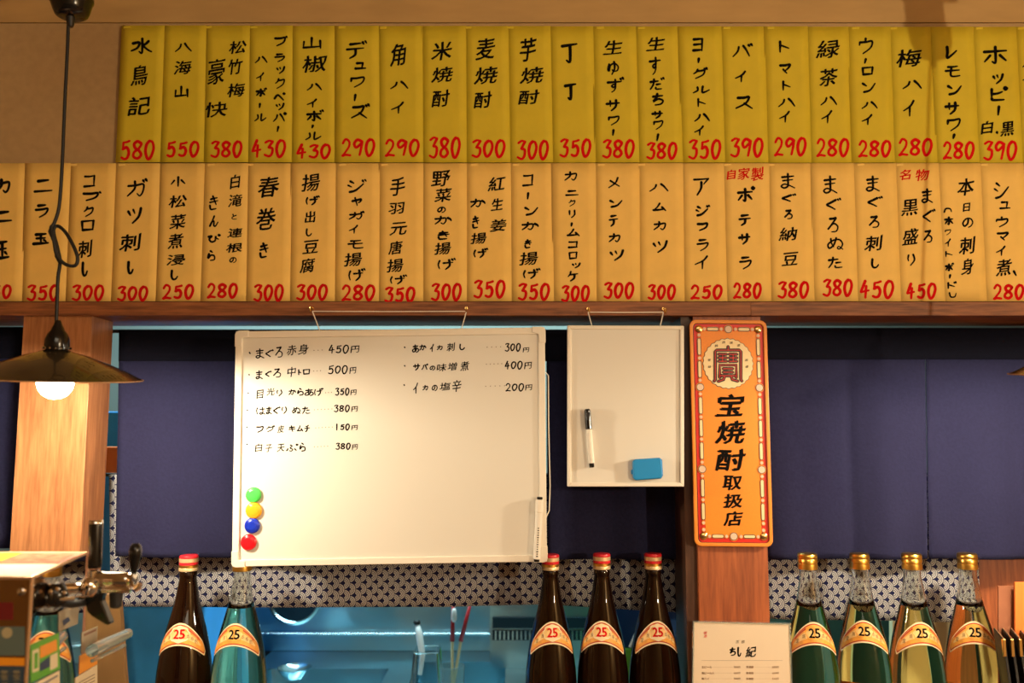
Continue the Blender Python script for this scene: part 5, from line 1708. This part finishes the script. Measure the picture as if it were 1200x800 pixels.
# tool pot with red handled skewers
pot = MB().lathe([(.0, 0), (.034, .0), (.036, .09), (.033, .09), (.031, .005), (0, .004)], Vector((P(529, 800, 2.42).x, 2.42, zk)), 24, cap=False)
tag(pot.build('tool_pot', 'acrylic', smooth=True), 'clear pot holding the red-handled tools on the kitchen worktop', 'pot')
for i, (tp_, md, bt) in enumerate((((531, 708), (530, 751), (530, 805)), ((551, 708), (540, 751), (531, 805)))):
    o = empty('skewer', P(*bt, 2.42))
    tag(o, ['upright red-handled kitchen tool with a pale guard in the clear pot', 'slanting red-handled kitchen tool leaning right in the clear pot'][i], 'kitchen tool', 'red-handled tools')
    plain('tool_red%d' % i, (0.45, 0.015, 0.02), .4)
    MB().tube([P(*tp_, 2.42), P(*md, 2.42)], [.0045, .0065], 10).build('handle', 'tool_red%d' % i, o, smooth='all')
    MB().tube([P(*md, 2.42), P(*bt, 2.42)], .0042, 8).build('shaft', 'cream_board', o)
    if i == 0:
        MB().lathe([(.004, 0), (.008, .006), (.007, .03), (.004, .036)], P(532, 728.5, 2.415), 12).build('guard', 'enamel_in', o, smooth='all')
# blue and green crates
bx = empty('blue_crate', P(762, 760, 2.2))
tag(bx, 'dark blue plastic crate in the kitchen behind the right brown bottles', 'crate')
lo, hi = P(718, 759, 2.25), P(807, 711, 2.25)
MB().box(lo, Vector((hi.x, 2.5, hi.z))).build('shell', 'blue', bx, bevel=.004)
MB().tube([P(757, 716, 2.245), P(738, 758, 2.245)], .004, 8).build('handle_cord', 'enamel_in', bx)
MB().box(P(803, 758, 2.246), P(806, 745, 2.246) + Vector((0, .004, 0))).build('side_tag', 'enamel_in', bx)
gx = MB().box((P(716, 800, 2.24).x, 2.24, zk + .002), Vector((P(812, 759.5, 2.24).x, 2.5, P(812, 759.5, 2.24).z - .001)))
tag(gx.build('green_crate', 'green', bevel=.004), 'green plastic crate under the blue crate in the kitchen', 'crate')
# left: blue panel and shelf
bp_ = MB().box((P(40, 740, 2.3).x, 2.3, FZ), (-.806, 2.7, P(200, 482, 2.3).z))
tag(bp_.build('blue_cabinet', 'blue_panel', bevel=.004), 'flat turquoise-blue kitchen cabinet left of the sink, behind the lone brown bottle', 'cabinet')
sh = slab('kitchen_shelf', 'orange_card', P(60, 540, 2.0).x, P(220, 540, 2.0).x, 2.0, 2.1, P(600, 556, 2.0).z, P(600, 524, 2.0).z)  # bright orange puts the light on the wood into its colour
tag(sh, 'wooden shelf edge coloured as lit, glimpsed between the left pillar and the wide noren', 'shelf')
# right: cream boards and teal panel
cb = quadbox('chopping_board', 'cream_board', [(1046, 727), (1126, 727), (1126, 860), (1046, 860)], 2.05, .02, bevel=.002)
tag(cb, 'cream chopping board standing in the kitchen behind the gold-capped bottles', 'board')
tpn = MB().box((0.665, 2.4, FZ), (P(1130, 740, 2.4).x, 2.8, P(600, 700, 2.4).z))
plain('teal_panel', (0.10, 0.34, 0.34), .45)
tag(tpn.build('teal_cabinet', 'teal_panel', bevel=.004), 'dark teal kitchen cabinet behind the gold-capped bottles', 'cabinet')
